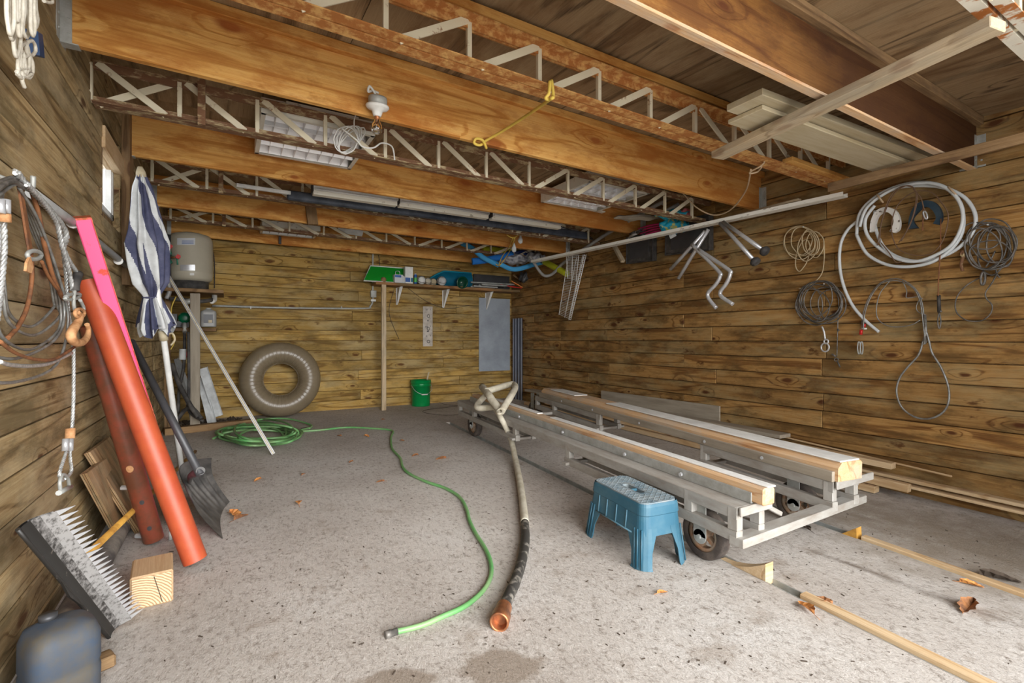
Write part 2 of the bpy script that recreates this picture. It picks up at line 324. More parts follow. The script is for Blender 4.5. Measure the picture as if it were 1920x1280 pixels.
def root(name, loc, label=None, cat=None, group=None, kind=None, rz=0.0):
    o = bpy.data.objects.new(name, None); COL.objects.link(o); M = Matrix.Translation(Vector(loc)) @ Matrix.Rotation(rz, 4, 'Z')
    o.matrix_basis = M; o.empty_display_size = 0.1; WM[o.name] = M; return tag(o, label, cat, group, kind)
BC = {}
def beam(name, p0, p1, w_, h_, m, parent=None, up=(0, 0, 1), b=0.003, **k):
    """a board: local x along its length; alike boards share one mesh"""
    p0 = Vector(p0); p1 = Vector(p1); l = (p1 - p0).length; key = (round(l, 3), round(w_, 4), round(h_, 4), m.name, round(b, 4))
    if key not in BC: BC[key] = MB().bbox((l, w_, h_), b).mesh(name, m)
    M = frame(p0, p1, up); M = M @ Matrix.Translation((l / 2, 0, 0))
    return put(name, BC[key], parent, M, **k)
def strands(mb, pts, r, k=3, pitch=6.0):
    """laid wire rope: k strands winding round one path"""
    n_ = len(pts); s = 0.0; up = Vector((1, 0, .2)).normalized()
    out = [[] for _ in range(k)]
    for i, p in enumerate(pts):
        d_ = (pts[min(i + 1, n_ - 1)] - pts[max(i - 1, 0)]).normalized()
        if i: s += (p - pts[i - 1]).length
        e1 = (up - d_ * up.dot(d_)).normalized(); e2 = d_.cross(e1)
        for q in range(k): an = s / (r * pitch) * 2 * math.pi + q * 2 * math.pi / k; out[q].append(p + (e1 * math.cos(an) + e2 * math.sin(an)) * r * .5)
    for q in out: mb.tube(q, r * .56, 6)
def dense(pts, step):
    out = [pts[0]]
    for a_, b_ in zip(pts, pts[1:]):
        m_ = max(1, int((b_ - a_).length / step)); out += [a_ + (b_ - a_) * (j / m_) for j in range(1, m_ + 1)]
    return out
def smooth(pts, n=6, closed=False):
    pts = [Vector(p) for p in pts]; k = len(pts); out = []
    g = (lambda i: pts[i % k]) if closed else (lambda i: pts[max(0, min(k - 1, i))])
    for i in range(k if closed else k - 1):
        a, b_, c, d = g(i - 1), g(i), g(i + 1), g(i + 2)
        for j in range(n):
            t = j / n; out.append(0.5 * ((2 * b_) + (c - a) * t + (2 * a - 5 * b_ + 4 * c - d) * t * t + (3 * b_ - a - 3 * c + d) * t ** 3))
    if not closed: out.append(pts[-1])
    return out
def pxs(pts, **k): return [P(u, v, **k) for u, v in pts]
def ell(cx, cy, rx, ry, a0=0, a1=360, n=20, tilt=0.0, wob=0.0, seed=1, dx=0.0, **k):
    rd = random.Random(seed); out = []; c_, s_ = math.cos(R(tilt)), math.sin(R(tilt))
    for i in range(n + (0 if a1 - a0 == 360 else 1)):
        a = R(a0 + (a1 - a0) * i / n); q = 1 + wob * (rd.random() - .5); x_, y_ = rx * math.cos(a) * q, ry * math.sin(a) * q
        out.append(P(cx + x_ * c_ - y_ * s_, cy + x_ * s_ + y_ * c_, **k) + Vector((dx * rd.random(), 0, 0)))
    return out
# ------------------------------------------------------------------ floor
def shell_mat_floor():
    m, t, b = nt('concrete')
    tc = N(t, 'ShaderNodeTexCoord'); b.inputs['Roughness'].default_value = 0.9; b.inputs['Specular IOR Level'].default_value = 0.2
    def noise(sc, stretch=(1, 1, 1), det=6.0, ro=.6, rot=0.0):
        mp = N(t, 'ShaderNodeMapping'); mp.inputs[3].default_value = tuple(sc * s for s in stretch); mp.inputs[2].default_value = (0, 0, rot); L(t, tc, 3, mp, 0)
        n = N(t, 'ShaderNodeTexNoise', i_2=1.0, i_3=det, i_4=ro); L(t, mp, 0, n, 0); return n
    n1 = noise(1.3); o = ramp(t, n1, 0, [(0.3, (0.46, 0.41, 0.365)), (0.55, (0.58, 0.535, 0.49)), (0.75, (0.64, 0.61, 0.575))]); o = (o, 0)
    n2 = noise(34, (1, 1, 1), 8, .75, 0); r2 = ramp(t, n2, 0, [(0.34, 0.8), (0.47, 0.0)]); o = mix(t, (r2, 0), o, (0.25, 0.21, 0.175))
    n2c = noise(60, (1, .4, 1), 6, .8, .2); r2c = ramp(t, n2c, 0, [(0.36, 0.75), (0.46, 0.0)]); o = mix(t, (r2c, 0), o, (0.24, 0.20, 0.165)); r2d = ramp(t, n2c, 0, [(0.56, 0.0), (0.68, 0.6)]); o = mix(t, (r2d, 0), o, (0.72, 0.69, 0.65))
    n3 = noise(16, (1, 6, 1), 4, .6, .5); r3 = ramp(t, n3, 0, [(0.68, 0.0), (0.72, 0.75)]); o = mix(t, (r3, 0), o, (0.13, 0.10, 0.08))
    n4 = noise(5, (1, 1, 1), 4, .55); r4 = ramp(t, n4, 0, [(0.60, 0.0), (0.74, 0.45)]); o = mix(t, (r4, 0), o, (0.26, 0.19, 0.13))
    sp = N(t, 'ShaderNodeSeparateXYZ'); L(t, tc, 3, sp, 0)
    # darker concrete further in; along the right hand side dirt and shade painted together
    nz = noise(2.0, det=4.0)
    def blob(o, x, y, rx, ry, ang, col, amt, soft=.35):
        mp = N(t, 'ShaderNodeMapping', vector_type='TEXTURE'); mp.inputs[1].default_value = (x, y, 0); mp.inputs[2].default_value = (0, 0, ang); mp.inputs[3].default_value = (rx, ry, 50); L(t, tc, 3, mp, 0)
        ln = N(t, 'ShaderNodeVectorMath', operation='LENGTH'); L(t, mp, 0, ln, 0)
        wv = N(t, 'ShaderNodeMath', operation='MULTIPLY', i_1=.9); L(t, n2_soft, 0, wv, 0)
        ad_ = N(t, 'ShaderNodeMath', operation='ADD'); L(t, ln, 1, ad_, 0); L(t, wv, 0, ad_, 1)
        r = ramp(t, ad_, 0, [(max(0, .9 - soft), amt), (1.0, 0.0)]); return mix(t, (r, 0), o, col)
    n2_soft = noise(7.0, det=5.0)
    q = P(960, 1230, h=0); o = blob(o, q.x - .06, q.y - .02, .34, .16, -.5, (0.29, 0.235, 0.185), .85, .08)
    q = P(740, 1275, h=0); o = blob(o, q.x, q.y, .26, .10, -.5, (0.29, 0.235, 0.185), .85, .08)
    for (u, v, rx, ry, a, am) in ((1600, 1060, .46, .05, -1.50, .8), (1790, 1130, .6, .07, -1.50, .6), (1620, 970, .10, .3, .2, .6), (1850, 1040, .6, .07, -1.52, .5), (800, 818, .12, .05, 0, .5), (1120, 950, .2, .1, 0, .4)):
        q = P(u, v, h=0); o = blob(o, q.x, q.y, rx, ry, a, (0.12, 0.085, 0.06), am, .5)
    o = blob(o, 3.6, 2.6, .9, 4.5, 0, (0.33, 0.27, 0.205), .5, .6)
    o = blob(o, 3.35, .9, 1.35, 2.6, 0, (0.30, 0.25, 0.195), .85, .35)  # right front: dirt and shade laid into the colour as one blob
    o = blob(o, .2, 5.9, 1.6, 1.5, 0, (0.42, 0.35, 0.28), .5, .6)
    o = blob(o, 2.9, 6.5, 1.9, .8, 0, (0.26, 0.20, 0.15), .6, .6)
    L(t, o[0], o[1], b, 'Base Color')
    nb = noise(110, (1, .4, 1), 5, .75); bu = N(t, 'ShaderNodeBump'); bu.inputs[0].default_value = 0.8; bu.inputs[1].default_value = 0.010; L(t, nb, 0, bu, 'Height'); L(t, bu, 0, b, 'Normal')
    return m
M_CON = shell_mat_floor()
G1 = ((2.035, 0.6), (2.27, 5.4)); G2 = ((2.895, 0.69), (3.215, 5.2))       # left edges of the two steel channels in the slab
def gx(G, y): (x0, y0), (x1, y1) = G; return x0 + (x1 - x0) * (y - y0) / (y1 - y0)
GW = 0.062
fl_ = MB(); YN, YE = -3.2, 5.45; X0, X1 = -0.95, 4.35; D = 0.16
def slab(mb, pts):
    mb.add([(x, y, zf(y)) for x, y in pts] + [(x, y, zf(y) - D) for x, y in pts], [tuple(range(4)), (7, 6, 5, 4)] + [(i, (i + 1) % 4, (i + 1) % 4 + 4, i + 4) for i in range(4)])
slab(fl_, [(X0, YN), (gx(G1, YN), YN), (gx(G1, YE), YE), (X0, YE)])
slab(fl_, [(gx(G1, YN) + GW, YN), (gx(G2, YN), YN), (gx(G2, YE), YE), (gx(G1, YE) + GW, YE)])
slab(fl_, [(gx(G2, YN) + GW, YN), (X1, YN), (X1, YE), (gx(G2, YE) + GW, YE)])
slab(fl_, [(X0, YE), (X1, YE), (X1, 7.3), (X0, 7.3)])
floor_o = put('floor', fl_.mesh('floor', M_CON), None, Matrix(), kind='structure')
for G, nm in ((G1, 'near'), (G2, 'far')):
    mb = MB(); z0 = -0.03
    for a, b_, hh in ((0.002, 0.006, 0.03), (GW - 0.006, GW - 0.002, 0.03), (0.006, GW - 0.006, 0.004)):
        V = [(gx(G, y) + dx_, y, zf(y) + z0 + dz) for y in (YN + .05, YE - .01) for dx_ in (a, b_) for dz in (0, hh)]
        mb.add(V, [(0, 1, 3, 2), (4, 6, 7, 5), (0, 4, 5, 1), (2, 3, 7, 6), (0, 2, 6, 4), (1, 5, 7, 3)])
    mb.build('floor_channel', M_GALV, None, label='steel channel let into the concrete floor, ' + ('nearer the blue step stool' if nm == 'near' else 'nearer the right wall'), cat='channel', group='steel channels in the floor')
ap = MB(); ap.box((2, -9.2, -0.5), (40, 12, .6)); M_AP = mat('outside_gravel', (0.50, 0.47, 0.42), .9, sc=3)
put('ground', ap.mesh('ground', M_AP), None, Matrix(), kind='structure')

# ------------------------------------------------------------------ walls of tongue-and-groove planks
ZS = 0.246; DZ = 0.1375
def wall(name, horiz, a0, a1, face, nrm, zt, m, seed, joints, z0=-0.31, hole=None):
    """horiz 'x' or 'y': direction of the planks; face: coordinate of the room side; nrm: +1/-1 towards the room"""
    rd = random.Random(seed); T = 0.04
    mb = MB(); zm, hm = (z0 + zt) / 2, zt - z0
    if horiz == 'y': segs = [(a0, a1, z0, zt)] if not hole else [(a0, hole[0], z0, zt), (hole[1], a1, z0, zt), (hole[0], hole[1], z0, hole[2]), (hole[0], hole[1], hole[3], zt)]
    else: segs = [(a0, a1, z0, zt)]
    for s0, s1, q0, q1 in segs:
        c_ = (s0 + s1) / 2; off = face - nrm * (T + 0.05)
        mb.box((off, c_, (q0 + q1) / 2) if horiz == 'y' else (c_, off, (q0 + q1) / 2), (0.1, s1 - s0, q1 - q0) if horiz == 'y' else (s1 - s0, 0.1, q1 - q0))
    W_ = put(name, mb.mesh(name, M_BW), None, Matrix(), kind='structure')
    k = int(math.floor((z0 - ZS) / DZ)); row = 0
    while ZS + k * DZ < zt:
        za = ZS + k * DZ; zb = min(za + DZ, zt); k += 1; row += 1
        if zb - za < .02: continue
        js = sorted(joints(rd, row)); cuts = [a0] + [j for j in js if a0 + .2 < j < a1 - .2] + [a1]
        spans = []
        for s0, s1 in zip(cuts, cuts[1:]):
            if hole and za < hole[3] - .03 and zb > hole[2] + .03:
                if s0 < hole[0]: spans.append((s0, min(s1, hole[0])))
                if s1 > hole[1]: spans.append((max(s0, hole[1]), s1))
            else: spans.append((s0, s1))
        for s0, s1 in spans:
            if s1 - s0 < .05: continue
            f_ = face - nrm * (T / 2 - rd.uniform(-.002, .004)); zc = (za + zb) / 2; hgt = zb - za - 0.004 - rd.random() * .002
            if horiz == 'y': p0, p1 = (f_, s0 + .001, zc), (f_, s1 - .001, zc)
            else: p0, p1 = (s0 + .001, f_, zc), (s1 - .001, f_, zc)
            beam('plank', p0, p1, T, round(hgt, 3), m, W_, b=0.005)
    return W_
jr = lambda rd, row: [(-0.2, 2.05, 4.6)[row % 3] + rd.uniform(-.08, .08), (2.05, 5.0, 3.1)[row % 3] + rd.uniform(-.05, .05), (3.45, 6.3, 5.6)[row % 3]]
wall_r = wall('wall_right', 'y', -0.5, YB + .1, XR, -1, 2.60, M_R, 3, jr)
wall_b = wall('wall_back', 'x', XL - .1, XR + .1, YB, -1, 2.60, M_B, 5, lambda rd, row: [1.55 + rd.uniform(-.1, .1) if row % 2 else 3.1 + rd.uniform(-.3, .3)], z0=-.15)
HOLE = (3.40, 3.90, 1.69, 2.10)
wall_l = wall('wall_left', 'y', -0.5, YB + .1, XL, 1, 2.62, M_L, 8, lambda rd, row: [(1.75, 4.15)[row % 2] + rd.uniform(-.25, .25), 5.7 + rd.uniform(-.4, .4)], hole=HOLE)

mb = MB(); mb.box((3.62, -.55, 1.1), (1.3, .14, 3.0)); mb.box((1.5, -.55, 2.66), (5.6, .14, .5)); put('wall_front_blocker', mb.mesh('wall_front_blocker', M_BW), None, Matrix(), kind='structure')  # unseen front wall, added to keep sky light off the right side
# window in the left wall
wn = root('window_1', (XL - .055, 3.65, HOLE[2]), kind='structure')
mb = MB(); xw = XL - .055; y0, y1, z0, z1 = HOLE
for c, s in (((xw, (y0 + y1) / 2, z0 + .015), (.05, y1 - y0, .03)), ((xw, (y0 + y1) / 2, z1 - .015), (.05, y1 - y0, .03)), ((xw, y0 + .015, (z0 + z1) / 2), (.05, .03, z1 - z0)), ((xw, y1 - .02, (z0 + z1) / 2), (.05, .04, z1 - z0)), ((xw + .01, y1 - .075, (z0 + z1) / 2), (.03, .02, z1 - z0))): mb.box(c, s)
mb.build('window_frame', M_WHITE, wn)
MB().box((xw - .005, (y0 + y1) / 2, (z0 + z1) / 2), (.006, y1 - y0, z1 - z0)).build('window_pane', M_GLASS, wn)
beam('header', (XL - .02, y0 - .02, z1 - .055), (XL - .02, y1 + .06, z1 - .055), .07, .12, M_PW, wn)
mb = MB(); mb.box((XL - .05, y1 + .012, (z0 + z1) / 2), (.1, .02, z1 - z0)); mb.box((XL - .05, y0 - .012, (z0 + z1) / 2), (.1, .02, z1 - z0)); mb.build('jamb', M_BW, wn)
beam('wall_post', (XL + .022, 4.02, 1.30), (XL + .022, 4.02, 2.43), .15, .045, M_BW, None, up=(1, 0, 0), label='dark vertical wooden post on the left wall between window and umbrella', cat='post')

# ------------------------------------------------------------------ roof deck of plywood sheets
ceil_m = MB(); V = []
for (x, y) in ((XL - .1, -.4), (XR + .1, -.4), (XR + .1, 2.6), (XL - .1, 2.6), (XR + .1, YB + .1), (XL - .1, YB + .1)): V += [(x, y, zdk(x, y) + .024), (x, y, zdk(x, y) + .10)]
ceil_m.add(V, [(0, 2, 4, 6), (6, 4, 8, 10), (1, 7, 5, 3), (7, 11, 9, 5), (0, 1, 3, 2), (2, 3, 5, 4), (4, 5, 9, 8), (8, 9, 11, 10), (10, 11, 7, 6), (6, 7, 1, 0)])
ceiling = put('ceiling', ceil_m.mesh('ceiling', M_BW), None, Matrix(), kind='structure')
ys = [-.38, .58, 1.55, 2.6, 3.82, 5.04, 6.26, YB + .05]; k = 0
for i in range(len(ys) - 1):
    xs = [XL - .05, 1.3, 2.95, XR + .05] if i % 2 else [XL - .05, .55, 2.2, XR + .05]
    for j in range(len(xs) - 1):
        xa, xb, ya, yb = xs[j] + .0015, xs[j + 1] - .0015, ys[i] + .0015, ys[i + 1] - .0015
        M = frame((xa, ya, zdk(xa, ya)), (xa, yb, zdk(xa, yb)), (0, 0, 1)); l = yb - ya
        c = [(xa, ya), (xb, ya), (xb, yb), (xa, yb)]; Vs = [Vector((x, y, zdk(x, y))) for x, y in c] + [Vector((x, y, zdk(x, y) + .018)) for x, y in c]
        Mi = M.inverted(); me = MB().add([Mi @ p for p in Vs], [(3, 2, 1, 0), (4, 5, 6, 7)] + [(a, (a + 1) % 4, (a + 1) % 4 + 4, a + 4) for a in range(4)]).mesh('plywood_sheet', M_D)
        put('plywood_sheet', me, ceiling, M)

# ------------------------------------------------------------------ wooden joists
def joist(y, zl, zr, dep, m, label, th=.038, strip=True, edge=False):
    r = root('ceiling_joist', (XL, y, zl), label, 'joist', 'wooden ceiling joists')
    p0, p1 = Vector((XL + .004, y + th / 2, zl + dep / 2)), Vector((XR - .004, y + th / 2, zr + dep / 2))
    beam('beam', p0, p1, th, dep, m, r, b=.004)
    if strip:
        top = lambda x, q: zdk(x, y) - .028 + q
        beam('nailer', (XL + .01, y - .012, top(XL, 0)), (XR - .01, y - .012, top(XR, 0)), .05, .05, m if not edge else M_BW, r)
    if edge: beam('bottom_edge', (XL + .01, y + .022, zl - .004), (XR - .01, y + .022, zr - .004), .045, .012, M_OW, r)
    for x, s, zz in ((XL, 1, zl), (XR, -1, zr)):
        mb = MB(); hh = .20
        mb.box((x + s * .002, y - .022, zz + hh / 2), (.003, .045, hh)); mb.box((x + s * .002, y + th + .022, zz + hh / 2), (.003, .045, hh))
        mb.box((x + s * .02, y - .002, zz + hh / 2), (.04, .003, hh)); mb.box((x + s * .02, y + th + .002, zz + hh / 2), (.04, .003, hh))
        mb.box((x + s * .03, y + th / 2, zz - .003), (.06, th + .01, .004))
        for q in (.04, .10, .16): mb.box((x + s * .03, y - .005, zz + q), (.009, .006, .009)); mb.box((x + s * .005, y - .025, zz + q), (.006, .009, .009))
        mb.build('joist_hanger', M_GALV, r)
    return r
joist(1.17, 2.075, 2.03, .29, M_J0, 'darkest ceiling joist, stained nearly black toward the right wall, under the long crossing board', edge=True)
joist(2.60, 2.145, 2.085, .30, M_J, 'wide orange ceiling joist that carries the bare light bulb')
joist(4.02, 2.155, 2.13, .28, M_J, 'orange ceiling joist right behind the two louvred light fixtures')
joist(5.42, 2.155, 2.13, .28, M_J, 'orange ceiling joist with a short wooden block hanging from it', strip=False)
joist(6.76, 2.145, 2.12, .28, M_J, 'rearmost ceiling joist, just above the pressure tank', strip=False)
b0 = P(586, 405, y=5.40)
beam('wood_block', (b0.x - .02, 5.395, 2.32), (b0.x + .0, 5.37, 2.13), .10, .04, M_BW, None, up=(0, 1, 0), label='short brown wood block nailed to the joist above the inner tube', cat='wood block')

# ------------------------------------------------------------------ steel bar joists
def truss(y, zb, zt, sl, label, flip_x, mirror, mchord, mtop, wide=.09, x0=-.56, pitch=.366, seed=0):
    r = root('bar_joist', (XL, y, zb), label, 'steel joist', 'steel bar joists')
    rd = random.Random(seed); zz = lambda x: -sl * (x - XL)
    for nm, z_, sg, mm in (('bottom_chord', zb, 1, mchord), ('top_chord', zt, -1, mtop)):
        M = frame((XL + .01, y, z_ + zz(XL)), (XR - .01, y, z_ + zz(XR))); l = XR - XL - .02; mb = MB()
        wd_ = wide if sg > 0 or wide > .1 else .045
        for s in (-1, 1):
            mb.box((l / 2, s * (wd_ / 4 + .004), .003 if sg > 0 else -.003), (l, wd_ / 2 - .004, .005)); mb.box((l / 2, s * .008, sg * .02), (l, .005, .038))
        put(nm, mb.mesh(nm, mm), r, M)
    x = x0; i = 0
    while x < XR - .05:
        a = zb + .008 + zz(x); b_ = zt - .008 + zz(x)
        beam('web_post', (x, y, a), (x, y, b_), .022, .022, M_CREAM, r, up=(1, 0, 0), b=.002)
        nx = x + pitch
        if nx < XR - .02:
            up_ = (x + pitch / 2 < flip_x) == mirror
            p, q = ((x + .05, a), (nx - .01, b_)) if up_ else ((x + .03, b_), (nx - .06, a))
            beam('web_diagonal', (p[0], y - .012, p[1]), (q[0], y - .012, q[1]), .008, .034, M_CREAM, r, up=(0, 0, 1), b=.001)
            if i == 0:
                p, q = ((x + .03, b_), (nx - .06, a)) if up_ else ((x + .03, a), (nx - .01, b_))
                beam('web_diagonal', (p[0], y + .012, p[1]), (q[0], y + .012, q[1]), .008, .034, M_CREAM, r, up=(0, 0, 1), b=.001)
        if i == 1:
            MB().box((x - .0 + .1, y - .03, (zb + zt) / 2 + zz(x)), (.035, .05, zt - zb + .03)).build('splice_plate', M_RUST2, r)
        x = nx; i += 1
    return r
truss(.60, 2.10, 2.30, .012, 'steel bar joist nearest the camera, its white paint flaking', 9, True, M_RUST3, M_RUST, x0=-.45)
truss(1.93, 2.155, 2.355, .012, 'steel bar joist with the thick rusty bottom chord and yellow rope tied round it', 2.2, True, M_RUST, M_RUST, wide=.12, x0=-.55, seed=3)
truss(3.13, 2.112, 2.325, .008, 'steel bar joist just behind the bare light bulb', 2.1, False, M_RUST2, M_RUST2, x0=-.577, seed=5)
truss(4.76, 2.18, 2.38, .010, 'steel bar joist under the long white light housings', 2.1, False, M_RUST2, M_RUST2, x0=-.50, seed=6)
truss(6.10, 2.175, 2.33, .006, 'rearmost steel bar joist, behind the joist with the wood block', 2.1, False, M_RUST2, M_RUST2, x0=-.488, pitch=.372, seed=7)
beam('wood_strip', (XL + .05, 1.93, zdk(1.5, 1.93) - .03), (XR - .05, 1.93, zdk(1.5, 1.93) - .055), .09, .045, M_J, None, label='flat orange wood strip between the rusty bar joist and the roof deck', cat='wood strip')
beam('wood_strip', (3.20, 1.86, 2.135), (XR - .12, 1.86, 2.12), .07, .03, M_J, None, label='short orange wood strip lying on the rusty bottom chord near the right wall', cat='wood strip')
# ================================================================== things overhead
def thing(name, loc, label, cat, group=None): return root(name, loc, label, cat, group)
# long board nailed across under the joists, boards lying on it, strips along the right wall
def sb(name, p0, p1, w_, h_, m, label, cat, up=(0, 0, 1), b=.003, group=None): return beam(name, p0, p1, w_, h_, m, None, up=up, b=b, label=label, cat=cat, group=group)
sb('crossing_board', P(1345, 292, z=2.0), P(1872, 44, z=2.0), .09, .038, M_GW, 'long weathered two-by-four board crossing beneath the ceiling joists at upper right', 'board')
sb('cream_board', (2.20, 1.49, 2.055), (3.86, 1.46, 2.055), .19, .022, M_CB, 'lower of two cream boards lying across the long weathered board', 'board')
sb('cream_board', (2.12, 1.44, 2.085), (3.84, 1.40, 2.10), .19, .034, M_CB, 'upper and thicker of two cream boards lying across the long weathered board', 'board')
sb('wall_batten', P(1553, 352, z=1.99), P(1553, 352, z=1.99) + Vector((-.03, -1.9, 0)), .022, .058, M_BW, 'grey-brown batten hanging level in front of the right wall, above the white hose coil', 'batten')
sb('thin_batten', P(1500, 374, z=2.03), P(1290, 428, z=2.03), .04, .02, M_GW, 'thin grey batten behind the white metal strip near the right wall', 'batten')
q0, q1 = P(1585, 368, z=1.985), P(1000, 492, z=1.985)
mb = MB(); M_ = frame(q0, q1); l_ = (q1 - q0).length
mb.box((l_ / 2, 0, 0), (l_, .08, .004)); mb.box((l_ / 2, -.038, .014), (l_, .004, .028)); mb.box((l_ / 2, .038, .014), (l_, .004, .028)); mb.box((l_ / 2, 0, .006), (l_, .02, .012))
put('metal_strip', mb.mesh('metal_strip', M_WPANEL), None, M_, 'long worn white metal rail hung under the joists beside the right wall', 'rail')

# bare bulb on the wide joist
bl = P(708, 193, y=2.535); bl = Vector((bl.x, 2.535, bl.z)); ly = bl.y
t_ = thing('lamp_holder', (bl.x, ly, bl.z), 'white porcelain lamp holder with bare glass bulb on the wide joist', 'lamp')
Mx = Matrix.Translation(bl) @ Matrix.Rotation(R(8), 4, 'X')
mb = MB(); mb.lathe([(.0, .028), (.045, .028), (.048, .02), (.048, -.01), (.045, -.012), (0, -.012)], 20, Mx); mb.build('junction_box', M_GALV, t_)
mb = MB(); mb.lathe([(0, -.012), (.058, -.013), (.060, -.020), (.052, -.030), (.028, -.040), (.022, -.060), (.020, -.066), (0, -.066)], 24, Mx); mb.build('porcelain_base', M_WHITE, t_)
mb = MB(); mb.lathe([(0, -.060), (.013, -.060), (.013, -.082), (0, -.082)], 14, Mx); mb.build('bulb_socket', M_BRASS, t_)
mb = MB(); mb.lathe([(.012, -.080), (.014, -.090), (.026, -.110), (.030, -.128), (.024, -.147), (.012, -.156), (0.0005, -.158)], 20, Mx, cap=False); mb.build('glass_bulb', M_GLASS, t_)
MB().tube(smooth([Mx @ Vector(p) for p in ((0, 0, .02), (-.02, 0, .05), (-.045, -.005, .07), (-.05, 0, .045), (-.02, .02, .06), (.01, .03, .06))], 6), .006, 8).build('cord', M_WHITE, t_)
# coiled white cable beside it and the cable loop going over the rusty chord
mb = MB()
for i in range(5): mb.tube(ell(648 + i * 3, 262, 22 - i * 2.5, 25 + i * 1.5, n=22, tilt=12 * i, wob=.08, seed=i, y=3.02 + .012 * i), .004, 6, closed=True)
mb.tube(smooth(pxs([(640, 240), (668, 262), (680, 275), (700, 277)], y=3.0) + pxs([(716, 268), (735, 275), (740, 300)], y=3.02), 6), .005, 6)
mb.tube(smooth(pxs([(672, 262), (664, 236), (668, 214), (690, 206)], y=3.0), 6), .004, 6)
mb.build('white_cable', M_WHITE, label='loose coil of white electrical cable hanging beneath the left louvred fixture', cat='cable')

# louvred fixtures
def troffer(x0, x1, y0, y1, z, nx, ny, label, cream=M_WHP, dh=.09):
    t_ = thing('louvred_light', ((x0 + x1) / 2, (y0 + y1) / 2, z), label, 'ceiling light', 'louvred fluorescent fixtures between the joists')
    mb = MB(); cx, cy = (x0 + x1) / 2, (y0 + y1) / 2
    mb.box((cx, cy, z + dh), (x1 - x0, y1 - y0, .004))
    for c, s in (((x0, cy, z + dh / 2), (.004, y1 - y0, dh)), ((x1, cy, z + dh / 2), (.004, y1 - y0, dh)), ((cx, y0, z + dh / 2), (x1 - x0, .004, dh)), ((cx, y1, z + dh / 2), (x1 - x0, .004, dh)),
                 ((x0 + .012, cy, z + .001), (.025, y1 - y0, .003)), ((x1 - .012, cy, z + .001), (.025, y1 - y0, .003)), ((cx, y0 + .012, z + .001), (x1 - x0, .025, .003)), ((cx, y1 - .012, z + .001), (x1 - x0, .025, .003))): mb.box(c, s)
    mb.build('housing', cream, t_)
    mb = MB(); th = dh * .55
    for j in range(ny):
        ya, yb = y0 + .025 + (y1 - y0 - .05) * j / ny, y0 + .025 + (y1 - y0 - .05) * (j + 1) / ny
        def arc(u, v, ya=ya, yb=yb): return Vector((x0 + .025 + (x1 - x0 - .05) * u, ya + (yb - ya) * v, z + .008 + (dh - .02) * math.sin(math.pi * v) ** .6))
        mb.grid(arc, 1, 8)
    mb.build('reflector', M_MIRROR, t_)
    mb = MB()
    for i in range(1, nx):
        xx = x0 + (x1 - x0) * i / nx; mb.box((xx, cy, z + .008 + th / 2), (.0025, y1 - y0 - .03, th))
    for j in range(1, ny): mb.box((cx, y0 + (y1 - y0) * j / ny, z + .008 + th / 2), (x1 - x0 - .03, .003, th))
    mb.build('louvre', M_MIRROR, t_)
    for j in range(ny):
        yy = y0 + .025 + (y1 - y0 - .05) * (j + .5) / ny
        MB().tube([(x0 + .03, yy, z + dh * .68), (x1 - .03, yy, z + dh * .68)], .013, 10).build('fluorescent_tube', M_WHITE, t_)
    return t_
troffer(.18, .84, 3.20, 3.93, 2.275, 8, 4, 'louvred ceiling light at left, straddling the bar joist behind the bulb')
troffer(2.63, 3.33, 3.20, 3.93, 2.275, 8, 5, 'louvred ceiling light at right with its cream housing open, near the pink bundle')
troffer(.36, .98, 6.22, 6.72, 2.245, 6, 3, 'small louvred ceiling light at the rear above the inner tube')
# ballast cover of the left fixture
mb = MB(); mb.box((.52, 3.185, 2.33), (.42, .02, .07)); mb.build('ballast_cover', M_WHP, label='cream ballast cover plate leaning on the left louvred fixture', cat='cover plate')
beam('loose_louvre_strip', P(1040, 378, y=3.955), P(1132, 398, y=3.955), .06, .012, M_WHP, None, label='detached white zig-zag strip hanging below the right louvred fixture', cat='light strip')

# long housings stored on the fourth bar joist
for i, (ua, va, ub, vb) in enumerate(((584, 352, 745, 385), (745, 386, 915, 412), (918, 413, 1050, 432))):
    t_ = thing('light_housing', P((ua + ub) / 2, (va + vb) / 2, y=4.44), ('long white light housing nearest the left wall, stored between the joists', 'middle one of three long white light housings stored between the joists', 'rightmost of three long white light housings stored between the joists')[i], 'light housing')
    a, b_ = P(ua, va, y=4.42), P(ub, vb, y=4.42); a.z = b_.z = 2.238
    beam('housing', a + Vector((.004, 0, 0)), b_ - Vector((.004, 0, 0)), .11, .05, M_WHITE, t_, b=.006)
    beam('reflector_strip', a + Vector((.01, 0, -.045)), b_ - Vector((.01, 0, .045)), .07, .04, M_WHP, t_)
    beam('end_cap', a + Vector((.002, 0, -.01)), a + Vector((.010, 0, -.01)), .115, .075, M_DK, t_)
    MB().tube([a + Vector((.02, -.06, -.028)), b_ + Vector((-.02, -.06, -.028))], .010, 10).build('fluorescent_tube', M_WHITE, t_)
    for f_ in (.15, .85): q_ = a + (b_ - a) * f_; MB().tube([q_, (q_.x, q_.y, zdk(q_.x, q_.y))], .003, 5).build('hanger_wire', M_GALV, t_)
a, b_ = P(462, 362, y=4.62), P(1100, 462, y=4.62); a.z = b_.z = 2.196
a.x = P(538, 355, y=4.62).x
sb('navy_plank', a, b_, .05, .085, M_TARP, 'long dark navy vinyl panel resting beside the white light housings', 'panel', b=.012)
a, b_ = P(443, 347, y=4.60), P(545, 362, y=4.60)
sb('white_trim_piece', a, b_, .03, .03, M_WHITE, 'thin white trim piece poking out left of the long housings', 'trim piece')
